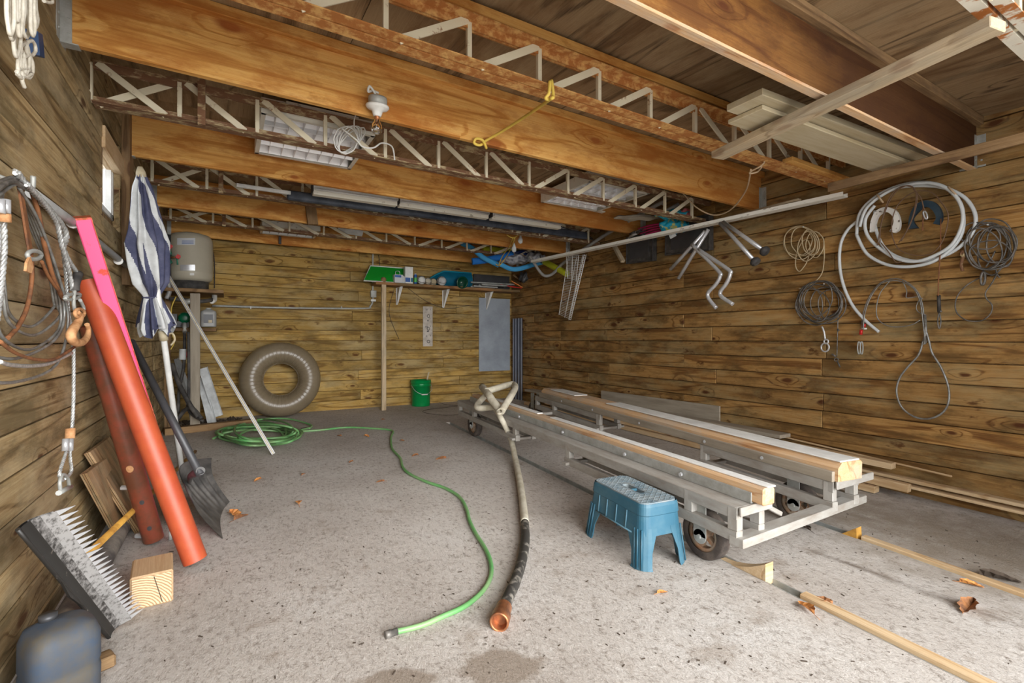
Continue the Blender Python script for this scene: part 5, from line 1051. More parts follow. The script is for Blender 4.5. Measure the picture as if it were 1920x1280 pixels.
for i in range(16): v = (i + .5) / 16; MB().tube([B4[0] * (1 - v) + B4[2] * v, B4[1] * (1 - v) + B4[3] * v], .0028, 4, smooth=False).build('cross_wire', M_WHITE, t_)
# grey brace stick
a, b_ = P(1158, 465, x=3.95), P(1166, 488, x=3.86); sb('short_stick', P(1150, 458, x=3.95), P(1168, 490, x=3.9), .05, .035, M_GW, 'short grey wood stick angled under the rail left of the black trays', 'stick')
# black trays on the wall
for i, (u0, u1, v0_, v1_, vb0, vb1, lab) in enumerate(((1175, 1224, 456, 446, 494, 488, 'black plastic tray hanging on the right wall, left one'), (1248, 1330, 430, 412, 478, 468, 'black plastic tray hanging on the right wall behind the chrome tubes'))):
    c = [P(u0, v0_ - 10, x=4.0), P(u1, v1_ - 10, x=4.0), P(u1, vb1, x=4.0), P(u0, vb0, x=4.0)]
    t_ = thing('black_tray', (4.0, (c[0].y + c[1].y) / 2, c[3].z), lab, 'tray', 'black trays on the right wall'); MB().prism(c, .06, (1, 0, 0)).build('tray_body', M_BLACK, t_)
    cc = sum(c, Vector()) / 4; MB().prism([cc + (p - cc) * .72 + Vector((-.006, 0, 0)) for p in c], .006, (1, 0, 0)).build('tray_floor', M_DK, t_)
    mb = MB(); mb.tube([p + Vector((-.004, 0, 0)) for p in c], .010, 6, closed=True, smooth=False); mb.build('rim', M_BLACK, t_)
c = [P(1250, 432, x=3.82), P(1264, 429, x=3.82), P(1268, 442, x=3.82), P(1257, 448, x=3.80)]; MB().prism(c, .002, (1, 0, 0)).build('paper_tag', M_FAB, label='small white paper tag stuck below the rail in front of the black trays', cat='tag')
# pink folded bundle, turquoise cloth
t_ = thing('folding_chair', P(1220, 436, x=3.8), 'pink folded camping chair tucked behind the white metal rail', 'folding chair')
for i in range(5):
    a, b_ = P(1196 + i * 2, 429 + i * 4.5, x=3.9), P(1240 + i * 3, 419 + i * 3.5, x=3.92); MB().tube([a, (a + b_) / 2 + Vector((0, 0, .008)), b_], [.007, .010, .008], 8).build('pink_fold', M_MAG, t_)
for u, v in ((1198, 434), (1204, 441), (1186, 437)): MB().tube([P(u - 4, v + 2, x=3.86), P(u + 4, v - 2, x=3.86)], .015, 8).build('black_knob', M_BLACK, t_)
for i in range(3): MB().tube([P(1178 + 2 * i, 446 - 3 * i, x=3.86), P(1198 + 2 * i, 436 - 3 * i, x=3.88)], .009, 8).build('metal_leg', M_CHR, t_)
crumple('turquoise_towel', 1264, 423, .30, .15, .12, 3.38, M_CYAN, 'turquoise patterned cloth beside the pink folded chair', 'cloth', 21, 34)
crumple('turquoise_towel', 1262, 402, .36, .08, .12, 3.30, M_CYAN, 'turquoise cloth bundle lying above the bar joist near the right wall', 'cloth', 22, 30)
crumple('pink_cloth', 1285, 401, .13, .10, .08, 3.24, mat('dusty_pink', (.50, .13, .13), .8), 'dusty pink cloth lump at the end of the turquoise bundle', 'cloth', 23)
mb = MB(); mb.tube([P(1245, 398, y=3.35), P(1272, 383, y=3.30)], .018, 12); mb.build('short_tube', M_GREY, label='short grey tube resting on the turquoise bundle between two truss posts', cat='tube')
crumple('driftwood', 1195, 408, .50, .06, .08, 3.75, M_GREYB, 'thin grey driftwood piece wedged under the joist above the rail', 'driftwood', 24)
# chrome tube legs hanging from the rail
t_ = thing('tube_ladder', P(1330, 450, x=3.72), 'bright metal boat ladder with two bent tubes hanging from the white rail', 'ladder')
for pts, nm in ((((1322, 434), (1257, 505)), 'straight_tube'), (((1328, 430), (1272, 522)), 'straight_tube'), (((1297, 458), (1346, 507), (1350, 518), (1342, 533), (1328, 548), (1329, 560), (1343, 577)), 'bent_tube'), (((1310, 468), (1364, 504), (1369, 514), (1362, 531), (1351, 546), (1353, 556), (1374, 570)), 'bent_tube')):
    xx = 3.72 if nm[0] == 's' else 3.66; q = pxs(pts, x=xx); MB().tube(smooth(q, 6) if len(q) > 2 else q, .0165, 12).build(nm, M_CHR, t_)
t_ = thing('tube_ladder', P(1380, 440, x=3.75), 'pair of straight metal tubes with round black feet hanging from the white rail', 'ladder')
for (a, b_) in (((1350, 418), (1413, 487)), ((1356, 416), (1430, 468))):
    p, q = P(*a, x=3.75), P(*b_, x=3.72); MB().tube([p, q], .0165, 12).build('tube', M_CHR, t_)
    d = (q - p).normalized(); MB().tube([q - d * .005, q + d * .012, q + d * .035, q + d * .05], [.022, .040, .040, .02], 14).build('rubber_foot', M_BLACK, t_)
    mb = MB()
    for s in (.45, .85): c = p + (q - p) * s + (Vector((0, 0, H)) - p).normalized() * .016; mb.tube([c, c + (Vector((0, 0, H)) - p).normalized() * .002], .005, 8)
    mb.build('rivet', M_BLACK, t_)

# ================================================================== things hung on the right wall
XW = XR - .012
def nail(u, v): return MB().tube([P(u, v, x=XR), P(u, v, x=XR - .06)], .005, 8)
def coil(name, label, m, rings, r, dx=.0, extra=(), cat='cable coil', x=XW, n=24, tube_n=6, nailuv=None, group=None):
    t_ = thing(name, P(rings[0][0], rings[0][1], x=x - .03), label, cat, group); mb = MB()
    for i, (cx, cy, rx, ry, ti) in enumerate(rings): mb.tube(smooth(ell(cx, cy, rx, ry, n=14, tilt=ti, wob=.10, seed=i + 3, x=x - .012 - r - (i % 5) * r * 1.5), 3, True), r, tube_n, closed=True)
    for q in extra: mb.tube(smooth(pxs(q, x=x - .012 - r), 6), r, tube_n)
    mb.build('strand', m, t_)
    if nailuv: nail(*nailuv).build('nail', M_GALV, t_)
    return t_
coil('tan_cord_coil', 'tan cord coil with trailing end, leftmost coil on the right wall', M_BEIGE if False else mat('tan_cord', (.52, .41, .25), .7), [(1496, 452, 26, 28, 20), (1500, 455, 30, 30, 0), (1505, 452, 22, 26, -20), (1514, 462, 18, 28, 10), (1520, 455, 16, 24, -10), (1505, 478, 12, 30, 15), (1528, 458, 17, 24, 0)], .0042, extra=[[(1535, 436), (1545, 455), (1544, 500), (1536, 520), (1515, 537), (1498, 541)]], nailuv=(1506, 425), cat='cord coil')
# white hose
t_ = thing('white_hose', P(1700, 420, x=XW - .05), 'large coil of white plastic hose hanging on the right wall', 'hose'); xh = XW - .025
for i, q in enumerate((
    [(1648, 622), (1622, 600), (1597, 570), (1580, 530), (1574, 490), (1577, 455), (1590, 430), (1608, 414)],
    [(1606, 440), (1612, 400), (1640, 370), (1680, 350), (1725, 342), (1765, 348), (1795, 372), (1806, 405), (1802, 440), (1780, 470), (1745, 492), (1700, 500), (1660, 495), (1625, 475), (1606, 440)],
    [(1612, 425), (1625, 390), (1660, 362), (1700, 347), (1745, 343), (1780, 356), (1802, 385), (1804, 420), (1785, 458), (1750, 480), (1715, 490), (1680, 484), (1645, 462), (1625, 438), (1623, 410), (1640, 385)],
    [(1608, 415), (1630, 380), (1672, 355), (1720, 348), (1770, 352), (1808, 370), (1828, 400), (1826, 430), (1808, 455), (1780, 475), (1740, 488), (1705, 488), (1672, 476), (1652, 455), (1640, 420), (1641, 395)])):
    MB().tube(smooth(pxs(q, x=xh - .022 * (i % 3)), 8), .011, 10).build('hose_turn', M_VHOSE, t_)
for (u, v, dx_, dy_) in ((1650, 372, 6, 8), (1786, 358, 8, 8)): MB().tube(smooth([P(u - dx_, v - dy_, x=xh - .05), P(u, v, x=xh - .065), P(u + dx_, v + dy_, x=xh - .04)], 4), .006, 6).build('rope_tie', M_BEIGE, t_)
# white and blue horseshoe collars
def shoe(name, lab, m, outer, inner, x=XW - .03):
    t_ = thing(name, P(*outer[0], x=x), lab, 'horseshoe'); o = smooth(pxs(outer, x=x), 4); i_ = smooth(pxs(inner, x=x), 4)
    n_ = min(len(o), len(i_)); o, i_ = o[:n_], i_[:n_]; mb = MB(); V = []
    for k in range(n_):
        V += [o[k], o[k] + Vector((-.028, 0, 0)), i_[k] + Vector((-.028, 0, 0)), i_[k]]
    Fs = [(k * 4 + j, k * 4 + (j + 1) % 4, k * 4 + 4 + (j + 1) % 4, k * 4 + 4 + j) for k in range(n_ - 1) for j in range(4)] + [(0, 1, 2, 3), tuple((n_ - 1) * 4 + j for j in (3, 2, 1, 0))]
    mb.add(V, Fs); mb.build('shoe_body', m, t_); return t_
shoe('horseshoe', 'chipped white horseshoe-shaped piece hung inside the white hose coil', M_RUST3 if False else mat('chipped_white', (.74, .72, .68), .6, c2=(.10, .07, .05), sc=26, lo=.60, hi=.64), [(1634, 436), (1636, 415), (1646, 396), (1664, 389), (1682, 395), (1690, 412), (1689, 430), (1680, 437)], [(1643, 434), (1645, 418), (1651, 404), (1663, 398), (1674, 403), (1679, 414), (1676, 426), (1671, 434)])
shoe('horseshoe', 'dark blue horseshoe-shaped piece hung inside the white hose coil', mat('worn_navy', (.010, .030, .050), .6, c2=(.03, .055, .075), sc=14), [(1706, 430), (1708, 408), (1717, 388), (1735, 377), (1755, 380), (1767, 395), (1769, 412), (1764, 422)], [(1724, 428), (1714, 412), (1724, 398), (1736, 389), (1748, 392), (1757, 404), (1757, 413), (1752, 420)])
coil('brown_cable_loop', 'thin brown wire rope loops hanging over the white hose coil', M_RCABLE if False else mat('brown_wire', (.16, .09, .05), .6), [(1725, 420, 52, 62, 10)], .0035, extra=[[(1650, 455), (1652, 420), (1668, 370), (1690, 350), (1712, 352), (1720, 370), (1714, 400), (1702, 430), (1685, 455)], [(1645, 460), (1655, 410), (1675, 365), (1700, 348), (1716, 356), (1717, 380), (1708, 415), (1690, 452)], [(1652, 455), (1668, 475), (1680, 492), (1690, 490)], [(1712, 354), (1726, 370), (1732, 390), (1737, 402)]], x=XW - .075, cat='wire loops')
c = P(1736, 402, x=XW - .08); mb = MB(); mb.tube(ell(1735, 403, 3, 8, n=12, tilt=-20, x=XW - .09), .005, 6, closed=True); mb.build('snap_hook', M_CHR, label='small bright snap hook in front of the dark blue horseshoe', cat='snap hook')
mb = MB(); mb.tube(pxs([(1731, 385), (1730, 432)], x=XW - .085), .004, 6); mb.build('thin_rod', M_RCABLE, label='short rusty rod hanging in the opening of the dark blue horseshoe', cat='rod')
t_ = thing('turnbuckle_line', P(1760, 600, x=XW - .04), 'thin rusty line ending in a black turnbuckle below the white hose coil', 'line')
MB().tube(smooth(pxs([(1764, 410), (1763, 470), (1760, 520), (1759, 555)], x=XW - .06), 5), .0035, 6).build('line', M_RCABLE, t_)
MB().tube(pxs([(1760, 553), (1761, 585)], x=XW - .05), .010, 10).build('turnbuckle', M_BLACK, t_)
mb = MB(); mb.tube(smooth(pxs([(1761, 585), (1758, 602), (1761, 616), (1764, 602), (1761, 585)], x=XW - .04), 4), .004, 6); mb.tube(pxs([(1758, 585), (1766, 583)], x=XW - .05), .006, 6); mb.build('end_loop', M_CABLEK, t_)
# grey cable coil with snap rings
coil('grey_cable_coil', 'dense grey cable coil with snap rings, below the tan cord coil', M_CABLEK, [(1537, 565, 42, 38, 0), (1540, 562, 38, 34, 10), (1535, 568, 44, 40, -10), (1542, 563, 34, 36, 20), (1530, 560, 30, 34, 40), (1548, 568, 30, 30, 0), (1520, 568, 22, 34, -15), (1540, 570, 46, 36, 6), (1556, 570, 22, 28, 12), (1528, 572, 26, 32, -30)], .0042, extra=[[(1564, 545), (1572, 560), (1571, 600), (1570, 640), (1569, 668)]], nailuv=(1545, 532))
t_ = thing('snap_shackle', P(1547, 650, x=XW - .03), 'bright snap shackle dangling under the dense grey coil', 'snap shackle')
MB().tube(smooth(pxs([(1541, 612), (1545, 622), (1547, 636)], x=XW - .03), 4), .007, 8).build('shank', M_CHR, t_)
for cx, cy, rx, ry in ((1549, 640, 4, 4), (1547, 651, 7.5, 8)): MB().tube(ell(cx, cy, rx, ry, n=16, x=XW - .035), .006, 8, closed=True).build('ring', M_CHR, t_)
mb = MB(); mb.tube(ell(1568, 674, 3.5, 3, n=12, x=XW - .03), .004, 6, closed=True); mb.tube(pxs([(1570, 677), (1575, 688)], x=XW - .03), .006, 8); mb.tube(pxs([(1560, 664), (1567, 668)], x=XW - .03), .007, 8); mb.tube(pxs([(1570, 617), (1573, 620)], x=XW - .03), .008, 8); mb.build('small_clips', M_CABLEK, label='small clip on the thin line right of the snap shackle', cat='clip')
# cable with red crimps
t_ = thing('crimped_cable', P(1610, 640, x=XW - .03), 'grey cable with red crimps and chain links beside the tip of the white hose', 'cable')
mb = MB()
for o in (0, 3): mb.tube(smooth(pxs([(1616 + o, 618), (1618 + o, 590), (1628 + o, 560), (1645 + o, 535), (1665, 524 + o), (1690 - o, 524 + o), (1715 - o, 540), (1728 - o, 565), (1733 - o, 600), (1737 - o, 640), (1728, 645)], x=XW - .02 - .006 * o), 5), .004, 6)
mb.tube(smooth(pxs([(1668, 527), (1650, 550), (1643, 580), (1648, 600), (1670, 612), (1705, 610), (1725, 600)], x=XW - .03), 5), .0035, 6); mb.tube(smooth(pxs([(1692, 526), (1700, 545), (1700, 558), (1720, 556), (1730, 560)], x=XW - .03), 5), .003, 6); mb.tube(smooth(pxs([(1724, 560), (1718, 575), (1722, 585), (1735, 590)], x=XW - .03), 5), .003, 6)
mb.build('strand', M_CABLE, t_)
for a, b_ in (((1621, 607), (1620, 613)), ((1615, 618), (1614, 627))): MB().tube(pxs([a, b_], x=XW - .03), .010, 10).build('red_crimp', M_BRED, t_)
MB().tube(pxs([(1616, 616), (1625, 616)], x=XW - .035), .006, 8).build('white_band', M_WHITE, t_)
for dx_ in (-2.5, 2.5): MB().tube(ell(1613 + dx_, 652, 2.6, 12, n=14, x=XW - .035), .0045, 6, closed=True).build('link', M_GALV, t_)
mb = MB(); mb.tube(smooth(pxs([(1731, 638), (1722, 665), (1700, 690), (1686, 710), (1681, 735), (1690, 762), (1712, 780), (1740, 785), (1765, 775), (1778, 755), (1778, 725), (1765, 690), (1748, 662), (1742, 640), (1737, 622)], x=XW - .03), 6), .0065, 8); mb.tube(pxs([(1734, 590), (1736, 625), (1732, 640)], x=XW - .03), .009, 8)
mb.build('cable_sling', M_CABLE, label='teardrop-shaped grey cable sling, lowest loop on the right wall', cat='cable')
# black tangled coil at right
coil('black_cable_coil', 'tangled dark cable coil at the right edge beside the white hose coil', M_CABLEK, [(1852, 463, 42, 42, 0), (1848, 460, 40, 44, 15), (1856, 466, 38, 38, -10), (1862, 452, 44, 40, 20), (1844, 468, 34, 40, -20), (1862, 470, 30, 44, 8), (1876, 462, 26, 38, -12), (1838, 442, 38, 24, 10), (1858, 478, 40, 28, 0), (1868, 458, 36, 36, 30)], .0045, extra=[[(1848, 500), (1858, 486), (1866, 470)], [(1875, 520), (1870, 515), (1866, 500)]], nailuv=(1852, 421))
t_ = thing('dark_shackle', P(1842, 520, x=XW - .05), 'dark steel thimble and loop hanging under the tangled coil', 'thimble')
MB().tube(ell(1843, 522, 4, 12, n=14, tilt=4, x=XW - .055), .007, 8, closed=True).build('thimble', M_CABLEK, t_)
mb = MB(); mb.tube(smooth(pxs([(1838, 520), (1812, 535), (1795, 555), (1791, 575), (1797, 590), (1815, 601), (1840, 601), (1857, 588), (1860, 572), (1850, 560), (1848, 548), (1860, 530), (1870, 512)], x=XW - .03), 6), .0038, 6); mb.build('wire_loop', M_CABLEK, t_)
mb = MB(); mb.tube(smooth(pxs([(1803, 470), (1806, 480), (1802, 495), (1805, 508)], x=XW - .04), 4), .009, 8); mb.tube(ell(1804, 476, 3, 4, n=10, x=XW - .05), .005, 6, closed=True); mb.build('rusty_clip', M_RUST2, label='small rusty clip hanging left of the tangled dark coil', cat='clip')

# ================================================================== boards along the right wall
sb('leaning_board', P(1128, 744, x=XW - .05), P(1350, 777, x=XW - .05), .02, .16, M_GREYB, 'grey weathered board leaning against the right wall behind the cart', 'board')
hb = lambda y, h: zf(y) + h
sb('long_plank', (3.93, 2.3, hb(2.3, .27)), (3.93, 6.2, hb(6.2, .22)), .15, .03, M_GREYB, 'wide grey plank on top of the lumber stack along the right wall', 'plank')
sb('long_plank', (3.97, 1.57, hb(1.57, .20)), (3.96, 5.9, hb(5.9, .17)), .07, .042, M_PW, 'pale plank with square end, middle of the lumber stack by the right wall', 'plank')
sb('long_plank', (4.01, .3, hb(.3, .125)), (3.99, 6.0, hb(6.0, .10)), .07, .022, M_PW, 'long thin pale plank running past the frame edge, upper of two against the wall', 'plank')
sb('long_plank', (4.00, .2, hb(.2, .085)), (3.98, 5.8, hb(5.8, .07)), .08, .018, M_PW, 'long thin pale plank running past the frame edge, lower of two against the wall', 'plank')
sb('long_plank', (3.92, 1.46, hb(1.46, .085)), (3.90, 5.4, hb(5.4, .085)), .05, .055, M_PW, 'pale two-by-two at the foot of the lumber stack, its end nearest the camera', 'plank')
sb('long_plank', (3.90, 1.64, hb(1.64, .028)), (3.88, 6.2, hb(6.2, .028)), .07, .045, M_PW, 'short-ended pale plank lying directly on the floor beneath the lumber stack', 'plank')
for q in (2.4, 3.4, 4.8): sb('stack_spacer', (3.84, q, hb(q, .135)), (4.05, q, hb(q, .135)), .05, .03, M_BW, {2.4: 'small cross block under the near end of the lumber stack', 3.4: 'cross block under the middle of the lumber stack', 4.8: 'cross block under the rear end of the lumber stack'}[q], 'spacer')
sb('thin_stick', P(1440, 812, x=4.03), P(1785, 893, x=4.03), .012, .012, M_PW, 'thin pale stick resting on the planks at the foot of the right wall', 'stick')
# wood fillers in the floor channels and wedges
def fil(G, y0, y1, name, m, lab, hh=.045):
    a, b_ = Vector((gx(G, y0) + GW / 2, y0, zf(y0) - .026 + hh / 2)), Vector((gx(G, y1) + GW / 2, y1, zf(y1) - .026 + hh / 2)); return sb(name, a, b_, GW - .016, hh, m, lab, 'filler strip', b=.004)
y_ = P(1500, 1120, h=0).y; fil(G1, y_, .0, 'filler_strip', M_OW if False else M_PW, 'orange-brown wood strip in the near floor channel, running out at lower right')
y_ = P(1622, 1008, h=0).y; fil(G2, y_, .0, 'filler_strip', M_OW if False else M_PW, 'yellowish wood strip in the far floor channel, below the right wall')
for (u, v, u2, v2, uh, vh, ln, lab) in ((1345, 1046, 1440, 1088, 1432, 1045, .0, 'wooden wheel chock in the near channel in front of the cart wheel'), ):
    y0_, y1_ = P(u, v, h=0).y, P(u2, v2, h=0).y; x0_ = gx(G1, y0_) + .002; x1_ = gx(G1, y1_) + .002; hz = .085; w_ = .058
    n_ = 8; V = []
    for i in range(n_ + 1):
        f = i / n_; y = y0_ + (y1_ - y0_) * f; x = x0_ + (x1_ - x0_) * f; z_ = zf(y) - .02; top_ = z_ + .012 + hz * (f ** 2.0)
        V += [(x, y, z_), (x + w_, y, z_), (x + w_, y, top_), (x, y, top_)]
    MB().add(V, [(k * 4 + j, k * 4 + 4 + j, k * 4 + 4 + (j + 1) % 4, k * 4 + (j + 1) % 4) for k in range(n_) for j in range(4)] + [(0, 1, 2, 3), tuple(n_ * 4 + j for j in (3, 2, 1, 0))]).build('wheel_chock', M_PW, label=lab, cat='wheel chock')
yc = P(1618, 1008, h=0).y + .01; MB().prism([(gx(G2, yc) + .003, yc, zf(yc) - .024), (gx(G2, yc) + .003, yc + .11, zf(yc) - .024), (gx(G2, yc) + .003, yc + .005, zf(yc) + .055)], .055, (1, 0, 0)).build('wheel_chock', M_HANDLE, label='small orange wood wedge in the far channel before the yellowish strip', cat='wheel chock')

# ================================================================== the cart (two bunks on wheels)
t_ = thing('dock_cart', (2.5, 3.0, zf(3.0)), 'aluminium wheeled boat cart with two long bunks at right', 'cart')
NA, NB_ = Vector((1.925, 1.34, 0)), Vector((2.185, 4.90, 0))           # outer line of the near side, front and back
FA, FB = Vector((2.70, 1.33, 0)), Vector((3.17, 4.86, 0))
def on_(A_, B_, y, off=0.0, h=0.0): f = (y - A_.y) / (B_.y - A_.y); return Vector((A_.x + (B_.x - A_.x) * f + off, y, zf(y) + h))
def rail(A_, B_, y0, y1, off, h, w_, t2, m, nm): return beam(nm, on_(A_, B_, y0, off, h), on_(A_, B_, y1, off, h), w_, t2, m, t_)
for A_, B_, side in ((NA, NB_, 0), (FA, FB, 1)):
    W2 = .20 if side == 0 else .26
    for ya_, yb_ in (((A_.y, 2.74), (3.48, B_.y)) if side == 0 else ((A_.y, 2.25), (3.48, B_.y))):
        for oo_ in (.02, W2 - .02): rail(A_, B_, ya_, yb_, oo_, .210, .04, .05, M_ALU, 'lower_rail')
        if side:
            for oo_ in (.004, W2 - .004): rail(A_, B_, ya_, yb_, oo_, .3125, .008, .055, M_ALU, 'side_channel')
            rail(A_, B_, ya_, yb_, W2 / 2, .3375, W2, .006, M_ALU, 'top_plate')
    if side == 0:
        rail(A_, B_, A_.y, B_.y, .004, .3125, .008, .055, M_ALU, 'side_channel'); rail(A_, B_, A_.y, B_.y, W2 - .004, .3125, .008, .055, M_ALU, 'side_channel')
        rail(A_, B_, A_.y, B_.y, W2 / 2, .3375, W2, .006, M_ALU, 'top_plate')
    for y in ([A_.y + .025, 1.62, 2.70, 3.52, 4.45, B_.y - .03] if side == 0 else [A_.y + .03, 2.22, 3.52, 4.4, B_.y - .03]):
        for off in (.02, W2 - .02):
            p = on_(A_, B_, y, off, .235); q = on_(A_, B_, y, off, .335); beam('frame_post', p, q, .05, .04, M_ALU, t_, up=(1, 0, 0))
    for y in ([2.70, 3.52] if side == 0 else [2.22, 3.52]):
        beam('cross_tie', on_(A_, B_, y, -.03, .20), on_(A_, B_, y, W2 + .05, .20), .05, .02, M_ALU, t_)
    # galvanised angles clamping the wood bunk
    o1 = .075 if side == 0 else .035; hw = .118
    o1 = .105 if side == 0 else .008
    for (oo, hh, tt, ww) in ((o1, .375, .006, .07), ):
        a, b_ = on_(A_, B_, A_.y + .0, oo, .367), on_(A_, B_, B_.y - .12, oo, .367); beam('bunk_angle' if side == 0 else 'timber_base', a, b_, .006 if side == 0 else .03, .050 if side == 0 else .055, M_GALV if side == 0 else M_GREYB, t_)
        beam('angle_foot', on_(A_, B_, A_.y, oo + .022, .3435), on_(A_, B_, B_.y - .12, oo + .022, .3435), .05, .005, M_GALV, t_)
    hb1 = .078 if side == 0 else .098; wb = .075 if side == 0 else .19
    a, b_ = on_(A_, B_, A_.y - (.06 if side == 0 else .03), o1 + .005 + wb / 2, .345 + hb1 / 2), on_(A_, B_, B_.y - .16, o1 + .005 + wb / 2, .345 + hb1 / 2)
    if side == 0: beam('bunk_timber', a, b_, wb, hb1, M_OW, t_, b=.008)
    else:
        l_ = (b_ - a).length; M_ = frame(a, b_); sec = [(-wb / 2, -hb1 / 2), (wb / 2, -hb1 / 2), (wb / 2, hb1 / 2 - .03), (wb / 2 - .03, hb1 / 2), (-wb / 2 + .015, hb1 / 2), (-wb / 2, hb1 / 2 - .012)]
        V = [(x, y, z) for x in (0, l_) for y, z in sec]; put('bunk_timber', MB().add(V, [tuple(reversed(range(6))), tuple(range(6, 12))] + [(i, (i + 1) % 6, (i + 1) % 6 + 6, i + 6) for i in range(6)]).mesh('bunk_timber', M_OW), t_, M_)
    # white slick strips
    zt3 = .345 + hb1 + .004
    if side == 0:
        for y0_, y1_ in ((A_.y - .062, 3.15), (3.35, 4.35)): beam('white_strip', on_(A_, B_, y0_, o1 + wb / 2 + .02, zt3), on_(A_, B_, y1_, o1 + wb / 2 + .02, zt3), wb - .02, .008, M_WHITE, t_)
    else:
        for y0_, y1_ in ((A_.y - .03, 3.42), (3.98, B_.y - .35)): beam('white_strip', on_(A_, B_, y0_, o1 + wb / 2 + .005, zt3), on_(A_, B_, y1_, o1 + wb / 2 + .005, zt3), wb - .035, .008, M_WHITE, t_)
    for y in (1.75, 2.2, 2.9, 3.6, 4.2):
        c = on_(A_, B_, y, o1 - .008, .365); MB().tube([c, c + Vector((-.012, 0, 0))], .010, 6, smooth=False).build('bolt', M_CHR, t_)
    # wheels
    r_w = .122
    for (u, v) in (((1322, 1000), (895, 795)) if side == 0 else ((1503, 940), (1040, 765))):
        hub = P(u, v, h=r_w); xw_ = hub.x; xo = on_(A_, B_, hub.y, W2 / 2, 0).x; hub = Vector((xo, hub.y, zf(hub.y) + r_w)); 
        if side == 0: hub.x = on_(A_, B_, hub.y, .085, 0).x
        wr = root('wheel', hub); wr.parent = t_; wr.matrix_basis = WM[t_.name].inverted() @ Matrix.Translation(hub); WM[wr.name] = Matrix.Translation(hub)
        Mw = Matrix.Translation(hub) @ Matrix.Rotation(R(90), 4, 'Y')
        MB().lathe([(.082, -.028), (.112, -.030), (.120, -.022), (r_w, -.008), (r_w, .008), (.120, .022), (.112, .030), (.082, .028), (.080, 0)], 40, Mw, cap=False).build('tyre', M_TYRE, wr)
        mb = MB(); mb.lathe([(.066, -.020), (.083, -.024), (.083, .024), (.066, .020), (.066, -.020)], 32, Mw, cap=False); mb.lathe([(0, -.03), (.022, -.03), (.026, -.02), (.026, .02), (.022, .03), (0, .03)], 16, Mw)
        for k in range(5):
            a = k * 1.2566 + .3; mb.prism([Mw @ Vector((r2 * math.cos(a + da), r2 * math.sin(a + da), -.014)) for r2, da in ((.02, -.5), (.070, -.16), (.070, .16), (.02, .5))], .026, Mw.to_3x3() @ Vector((0, 0, 1)))
        mb.build('rim', M_HUB, wr)
        for sx in (-.043, .043):
            p, q = hub + Vector((sx, 0, -.005)), Vector((hub.x + sx, hub.y, zf(hub.y) + .335))
            mb = MB(); mb.beam(p, q, .07, .006, up=(1, 0, 0)) if False else mb.box((p + q) / 2, (.006, .07, (q - p).length)); mb.tube([p + Vector((-.003, 0, 0)), p + Vector((.003, 0, 0))], .035, 20, smooth=False); mb.build('wheel_bracket', M_GALV, t_)
            MB().tube([p + Vector((math.copysign(.003, sx), 0, 0)), p + Vector((math.copysign(.014, sx), 0, 0))], .012, 6, smooth=False).build('axle_nut', M_GALV, t_)
ca, cb_ = on_(NA, NB_, 1.345, 0, .19), Vector((3.07, 1.375, zf(1.375) + .19)); beam('front_crossbar', ca + Vector((0, 0, .0)), cb_, .07, .05 * .8, M_ALU, t_)
ca, cb_ = on_(NA, NB_, 4.45, .15, .20), on_(FA, FB, 4.45, .1, .20); beam('rear_crossbar', ca, cb_, .06, .03, M_ALU, t_)
ca, cb_ = on_(NA, NB_, 2.28, .17, .20), on_(FA, FB, 2.22, 0, .20); beam('middle_crossbar', ca, cb_, .05, .025, M_ALU, t_)
beam('front_plate', on_(NA, NB_, 1.325, .0, .326), on_(NA, NB_, 1.325, .23, .326), .012, .04, M_ALU, t_)
beam('front_plate', on_(FA, FB, 1.315, .0, .326), on_(FA, FB, 1.315, .38, .326), .012, .04, M_ALU, t_)
beam('pin', on_(NA, NB_, 1.40, .26, .30), on_(NA, NB_, 1.40, .42, .22), .022, .022, M_ALU, t_)

# ================================================================== step stool
f0, f1, f2 = P(1208, 1070, h=0), P(1275, 1056, h=0), P(1098, 994, h=0)
e1 = Vector((f1.x - f0.x, f1.y - f0.y, 0)); e2 = Vector((f2.x - f0.x, f2.y - f0.y, 0)); wS, lS = .285, .51
e2n = e2.normalized(); e1n = Vector((e2n.y, -e2n.x, 0)); hS = .30
org = Vector((f0.x - .03, f0.y - .02, 0)); t_ = thing('step_stool', Vector((org.x, org.y, zf(org.y))) + e1n * wS / 2 + e2n * lS / 2, 'blue plastic step stool with a dusty grippy top in front of the cart', 'step stool')
cS = org + e1n * wS / 2 + e2n * lS / 2; zS = zf(cS.y)
MS = Matrix(((e2n.x, e1n.x, 0, cS.x), (e2n.y, e1n.y, 0, cS.y), (-.02 * e2n.y, -.02 * e1n.y, 1, zS), (0, 0, 0, 1)))
MS = frame(Vector((cS.x, cS.y, zS)), Vector((cS.x, cS.y, zS)) + e2n - Vector((0, 0, 0)) + Vector((0, 0, .02 * e2n.y)), (0, 0, 1)) @ Matrix.Translation((0, 0, .001))
def rrect(a, b_, r, n=6):
    out = []
    for qx, qy, a0 in ((a - r, b_ - r, 0), (-a + r, b_ - r, 90), (-a + r, -b_ + r, 180), (a - r, -b_ + r, 270)):
        for i in range(n + 1): an = R(a0 + 90 * i / n); out.append((qx + r * math.cos(an), qy + r * math.sin(an)))
    return out
ta, tb_ = lS / 2 - .038, wS / 2 - .030
def ring(z_, r_=.04): f = 1 - z_ / hS; return [Vector((x, y, z_)) for x, y in rrect(ta + .038 * f, tb_ + .030 * f, r_ + .02 * f)]
mb = MB(); zs_ = [hS * .50, hS * .60, hS * .80, hS * .815, hS * .94, hS * .985]; V = []; k = len(ring(0))
for i, z_ in enumerate(zs_):
    rr = ring(z_)
    if i in (0, 1, 2): rr = [p * 1.0 + Vector((p.x * -.02, p.y * -.03, 0)) for p in rr]
    if i == 5: rr = [Vector((p.x * .985, p.y * .97, p.z)) for p in rr]
    V += [MS @ p for p in rr]
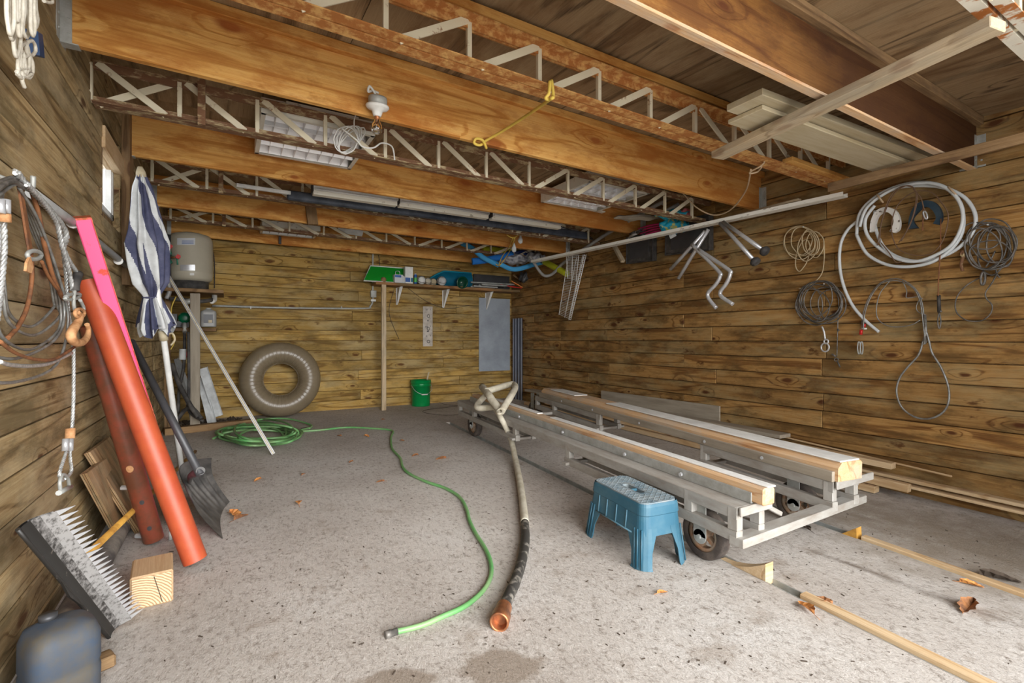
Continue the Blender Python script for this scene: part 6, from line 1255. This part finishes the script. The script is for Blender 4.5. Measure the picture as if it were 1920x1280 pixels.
Fs = [(i * k + j, i * k + (j + 1) % k, (i + 1) * k + (j + 1) % k, (i + 1) * k + j) for i in range(len(zs_) - 1) for j in range(k)]; mb.add(V, Fs, 0, False)
mb.build('skirt', M_STOOL, t_)
# top as a slab with a hand slot
mb = MB(); ro = [Vector((x, y, 0)) for x, y in rrect(ta * .985, tb_ * .97, .045)]; ri = [Vector((x, y, 0)) for x, y in rrect(.075, .020, .016)]
for zz, fl_p in ((hS, False), (hS - .02, True)):
    V = [MS @ (p * (.975 if zz == hS else 1) + Vector((0, 0, zz))) for p in ro] + [MS @ (p + Vector((0, 0, zz))) for p in ri]
    mb.add(V, [((j, (j + 1) % k, k + (j + 1) % k, k + j) if not fl_p else (k + j, k + (j + 1) % k, (j + 1) % k, j)) for j in range(k)])
V = [MS @ (p * .975 + Vector((0, 0, hS))) for p in ro] + [MS @ (p + Vector((0, 0, hS - .02))) for p in ro]; mb.add(V, [(j, j + k, (j + 1) % k + k, (j + 1) % k) for j in range(k)])
V = [MS @ (p + Vector((0, 0, hS))) for p in ri] + [MS @ (p + Vector((0, 0, hS - .06))) for p in ri]; mb.add(V, [(j, (j + 1) % k, (j + 1) % k + k, j + k) for j in range(k)])
mb.build('top', M_STOOLD, t_)
mb = MB(); mb.box((0, 0, hS - .008), (.012, .036, .012), M=MS); mb.build('slot_bridge', M_STOOL, t_)
mb = MB()
for i in range(-12, 13):
    for s in (1, -1):
        c = i * .032; pts2 = []
        for q in range(0, 41):
            y = -tb_ * .9 + q * tb_ * .045; x = c + s * y * .9
            if abs(x) < ta * .93 and not (abs(x) < .088 and abs(y) < .032): pts2.append(MS @ Vector((x, y, hS + .0005)))
            else:
                if len(pts2) > 2: mb.tube([pts2[0], pts2[-1]], .0016, 4, smooth=False)
                pts2 = []
        if len(pts2) > 2: mb.tube([pts2[0], pts2[-1]], .0016, 4, smooth=False)
mb.build('grip_ribs', M_STOOLD, t_, kind='stuff')
for sx in (-1, 1):
    for sy in (-1, 1):
        mb = MB(); V = []; n2 = 7; zz = [.0, .012, hS * .25, hS * .55, hS * .62]
        for z_ in zz:
            f = 1 - z_ / hS; ax_, ay_ = (ta + .038 * f) * .985, (tb_ + .030 * f) * .975; wx, wy, r_ = (.085, .055, .05) if z_ < hS * .5 else (.12, .08, .05); fl2 = .006 if z_ < .01 else 0
            o_ = [(ax_ - wx, ay_ + fl2), (ax_ - r_, ay_ + fl2)] + [(ax_ - r_ + r_ * math.sin(R(q)), ay_ - r_ + r_ * math.cos(R(q))) for q in (20, 45, 70)] + [(ax_ + fl2, ay_ - r_), (ax_ + fl2, ay_ - wy)]
            i_ = [(x - .006 if j > 1 else x, y - .006 if j < 5 else y) for j, (x, y) in enumerate(o_)]
            V += [MS @ Vector((sx * x, sy * y, z_)) for x, y in o_] + [MS @ Vector((sx * x, sy * y, z_)) for x, y in i_]
        m2 = 14; L_ = list(range(7)) + list(reversed(range(7, 14)))
        Fs = [(i * m2 + L_[j], i * m2 + L_[(j + 1) % 14], (i + 1) * m2 + L_[(j + 1) % 14], (i + 1) * m2 + L_[j]) for i in range(len(zz) - 1) for j in range(14)]
        Fs += [tuple(L_)]; mb.add(V, Fs); mb.build('leg', M_STOOL, t_)
        mb = MB()
        for q in (.018, .040, .062): mb.tube([MS @ Vector((sx * ((ta + .038 * (1 - z_ / hS)) * .985 - q + .0), sy * ((tb_ + .030 * (1 - z_ / hS)) * .975 + (.0015 if q > .03 else -.006)), z_)) for z_ in (.004, hS * .6)], .004, 6)
        mb.build('leg_rib', M_STOOL, t_)
for sy in (-1, 1):
    mb = MB()
    for q in (-.10, -.02, .06, .13):
        mb.tube([MS @ Vector((q, sy * ((tb_ + .030 * (1 - z_ / hS)) * .985), z_)) for z_ in (hS * .50, hS * .80)], .0035, 5)
    mb.tube([MS @ Vector((q, sy * ((tb_ + .030 * .5) * .985), hS * .505)) for q in (-.15, .15)], .004, 5); mb.build('side_ribs', mat('rib_blue', (.11, .24, .32), .5) if sy == -1 else MATS['rib_blue'], t_)

# ================================================================== hoses on the floor
gr = .0105
t_ = thing('garden_hose', P(500, 812, h=0), 'green garden hose coiled at rear and snaking to the front', 'hose')
path = pxs([(580, 802), (560, 808), (600, 806), (650, 801), (700, 803), (735, 807), (733, 820), (735, 840), (750, 858), (755, 875), (768, 888), (800, 903), (835, 915), (862, 932), (875, 955), (880, 975), (892, 1000), (908, 1025), (919, 1050), (921, 1075), (912, 1098), (895, 1118), (868, 1138), (830, 1155), (790, 1172), (742, 1184)], h=gr)
mb = MB(); mb.tube(smooth(path, 8), gr, 10); mb.build('hose_run', M_HOSE, t_)
mb = MB(); rd = random.Random(12)
for i in range(11):
    cx, cy, rx, ry = 490 + rd.uniform(-12, 12), 812 + rd.uniform(-7, 7), 88 * rd.uniform(.55, 1.0), 22 * rd.uniform(.5, 1.0)
    mb.tube(smooth([P(cx + rx * math.cos(a * .449), cy + ry * math.sin(a * .449), h=gr + .012 * i * (.55 + .45 * math.sin(a * .9 + i))) for a in range(14)], 5, True), gr, 8, closed=True)
mb.tube(smooth([P(400, 822, h=.02), P(440, 800, h=.03), P(490, 786, h=.05), P(540, 785, h=.04), P(582, 796, h=.02), P(580, 803, h=gr)], 6), gr, 8)
mb.build('hose_coil', M_HOSE, t_)
a, b_ = P(745, 1183, h=gr), P(722, 1191, h=gr); mb = MB(); mb.tube([a, a + (b_ - a) * .55, a + (b_ - a) * .56, b_], [.0125, .0125, .0145, .0145], 14); mb.build('end_coupling', M_CABLEK, t_)
c = P(574, 803, h=.012); mb = MB(); mb.tube([c, c + Vector((-.05, -.03, 0))], .014, 10); mb.build('dark_fitting', M_BLACK, t_)
# pump suction hose draped over the cart
t_ = thing('suction_hose', P(940, 1160, h=0), 'thick beige and black hose draped from the cart to the floor', 'hose')
rt_h = .024
p1 = [P(923, 757, h=.44), P(940, 785, h=.34), P(957, 820, h=.18), P(966, 860, h=.06), P(974, 900, h=.03), P(980, 940, h=rt_h), P(984, 980, h=rt_h)]
mb = MB(); mb.tube(smooth(p1, 8), .024, 14); mb.build('beige_hose', M_FOAM, t_)
p2 = [P(984, 980, h=rt_h), P(985, 1010, h=rt_h), P(980, 1045, h=rt_h), P(968, 1085, h=rt_h), P(953, 1120, h=rt_h), P(944, 1142, h=rt_h)]
mb = MB(); mb.tube(smooth(p2, 8), .0235, 14); mb.build('black_hose', mat('worn_black_hose', (.035, .032, .028), .6, c2=(.22, .20, .17), sc=16, lo=.52, hi=.64), t_)
a, b_ = P(945, 1138, h=.03), P(936, 1166, h=.032); d = (b_ - a).normalized(); mb = MB(); mb.tube([a, a + d * .05, a + d * .055, b_], [.031, .031, .036, .036], 20, cap=False); mb.tube([b_, b_ - d * .03], .027, 20, cap=False); mb.tube([b_ - d * .03, b_ - d * .031], .027, 20)
n0 = 20; mb.tube([b_ + (Matrix.Rotation(i * .3142, 3, d) @ d.orthogonal().normalized()) * .032 for i in range(20)], .005, 6, closed=True); mb.build('copper_coupling', M_BRASS, t_)
# wrapped pipe frame on the cart: own thing
t_ = thing('wrapped_pipe', P(940, 745, h=.42), 'cream wrapped pipe bent into a kite shape lying on the near cart bunk', 'pipe')
w1 = pxs([(905, 726), (915, 738), (922, 745), (930, 752), (938, 764)], h=.52)
hh = .50
A1 = smooth([P(904, 725, h=.56), P(916, 740, h=.54), P(924, 752, h=.50), P(934, 764, h=.46), P(940, 772, h=.43)], 5)
mb = MB(); mb.tube(A1, .033, 14); mb.build('main_pipe', M_FOAM, t_)
A2 = [P(913, 733, h=.56), P(930, 728, h=.57), P(950, 722, h=.58), P(962, 720, h=.58), P(966, 726, h=.57), P(958, 742, h=.54), P(948, 758, h=.49), P(940, 771, h=.45)]
mb = MB(); mb.tube(smooth(A2, 6), .030, 14); mb.build('upper_loop', M_FOAM, t_)
A3 = [P(912, 740, h=.52), P(900, 752, h=.46), P(894, 761, h=.43), P(899, 765, h=.42), P(915, 764, h=.43), P(930, 762, h=.45)]
mb = MB(); mb.tube(smooth(A3, 6), .027, 14); mb.build('lower_loop', M_FOAM, t_)
mb = MB(); mb.tube(ell(936, 772, 5, 4, n=12, h=.46), .008, 6, closed=True); mb.build('tape_band', M_FOAM, t_)

# ================================================================== leaves and litter
rd = random.Random(77)
def leaf(u, v, s, m, lab, rz=None, group=None):
    c = P(u, v, h=.004); n_ = 9; a0 = rd.random() * 6.28 if rz is None else rz; V = []; Fs = []
    for i in range(n_ + 1):
        f = i / n_; wd = math.sin(math.pi * f) ** .8 * .42 * (1 + .25 * math.sin(f * 22)); 
        for j, q in enumerate((-1, 0, 1)):
            x, y = (f - .5) * s, q * wd * s * .5; z = .004 + s * (.12 * abs(q) + .10 * math.sin(f * 3.1 + 1)) * (1 if q else .2)
            V.append((c.x + x * math.cos(a0) - y * math.sin(a0), c.y + x * math.sin(a0) + y * math.cos(a0), zf(c.y) + z))
    for i in range(n_):
        for j in range(2): Fs.append((i * 3 + j, i * 3 + j + 1, i * 3 + j + 4, i * 3 + j + 3))
    mb = MB(); mb.add(V, Fs); k0 = len(V); mb.tube([V[1], tuple(a + b_ for a, b_ in zip(V[1], (-.3 * s * math.cos(a0), -.3 * s * math.sin(a0), -.002)))], .0012, 4); return mb.build('dry_leaf', m, label=lab, cat='leaf', group=group)
for (u, v, s, m, lab) in ((688, 818, .085, M_LEAF2, 'bright orange leaf just in front of the rear stretch of green hose'), (636, 817, .07, M_LEAF, 'brown leaf left of the bright orange leaf near the green hose'), (560, 943, .09, M_LEAF2, 'orange leaf lying alone on the floor left of the hose bend'), (441, 966, .12, M_LEAF2, 'curled orange leaf touching the tip of the snow shovel'), (452, 970, .10, M_LEAF, 'browner leaf beside the curled orange one at the shovel tip'),
    (827, 860, .09, M_LEAF, 'dark brown leaf right of the hose, larger of the two there'), (778, 854, .07, M_LEAF, 'small brown leaf between the hose bend and the dark brown leaf'), (658, 866, .055, M_LEAF, 'small tan leaf in the open floor left of the hose bend'), (569, 889, .05, M_LEAF, 'tiny dark leaf near the foot of the aluminium pole'), (483, 900, .07, M_LEAF2, 'orange leaf on the open floor well behind the shovel tip'),
    (713, 903, .06, M_LEAF, 'pale brown leaf halfway between the hose and the shovel'), (755, 826, .05, M_LEAF, 'dark leaf just right of the first hose kink'), (719, 786, .05, M_LEAF, 'dark leaf near the foot of the shelf prop'), (1242, 1111, .05, M_LEAF2, 'small golden leaf on the floor in front of the step stool'), (1512, 1140, .10, M_LEAF2, 'ragged tan leaf at the end of the near wood strip'), (1822, 1096, .08, M_LEAF2, 'orange leaf caught against the far wood strip'),
    (1815, 1140, .13, M_LEAF, 'long dark brown leaf at the lower right'), (1875, 1085, .14, M_DIRT, 'blackened leaf scrap just beyond the far wood strip'), (1510, 990, .09, M_DIRT, 'black scrap of bark in front of the cart crossbar'), (1537, 1128, .09, M_LEAF, 'dark leaf lying behind the end of the near wood strip')):
    leaf(u, v, s, m, lab)
mb = MB()
for i in range(520):
    if i % 3: u, v = rd.uniform(250, 1900), rd.uniform(790, 1270)
    else: u, v = rd.uniform(1100, 1900), rd.uniform(900, 1100)
    p = P(u, v, h=.001)
    if not (XL + .12 < p.x < 3.6 and .4 < p.y < 6.3): continue
    if any(abs(p.x - gx(G, p.y) - .03) < .05 for G in (G1, G2)): continue
    s = rd.uniform(.002, .0055); a = rd.random() * 3.14; mb.box((p.x, p.y, zf(p.y) + s * .3), (s * rd.uniform(1, 4), s * .8, s * .5), rot=(0, 0, a))
mb.build('floor_crumbs', M_DIRT, label='scattered bark crumbs and twigs on the concrete floor', cat='debris', kind='stuff')
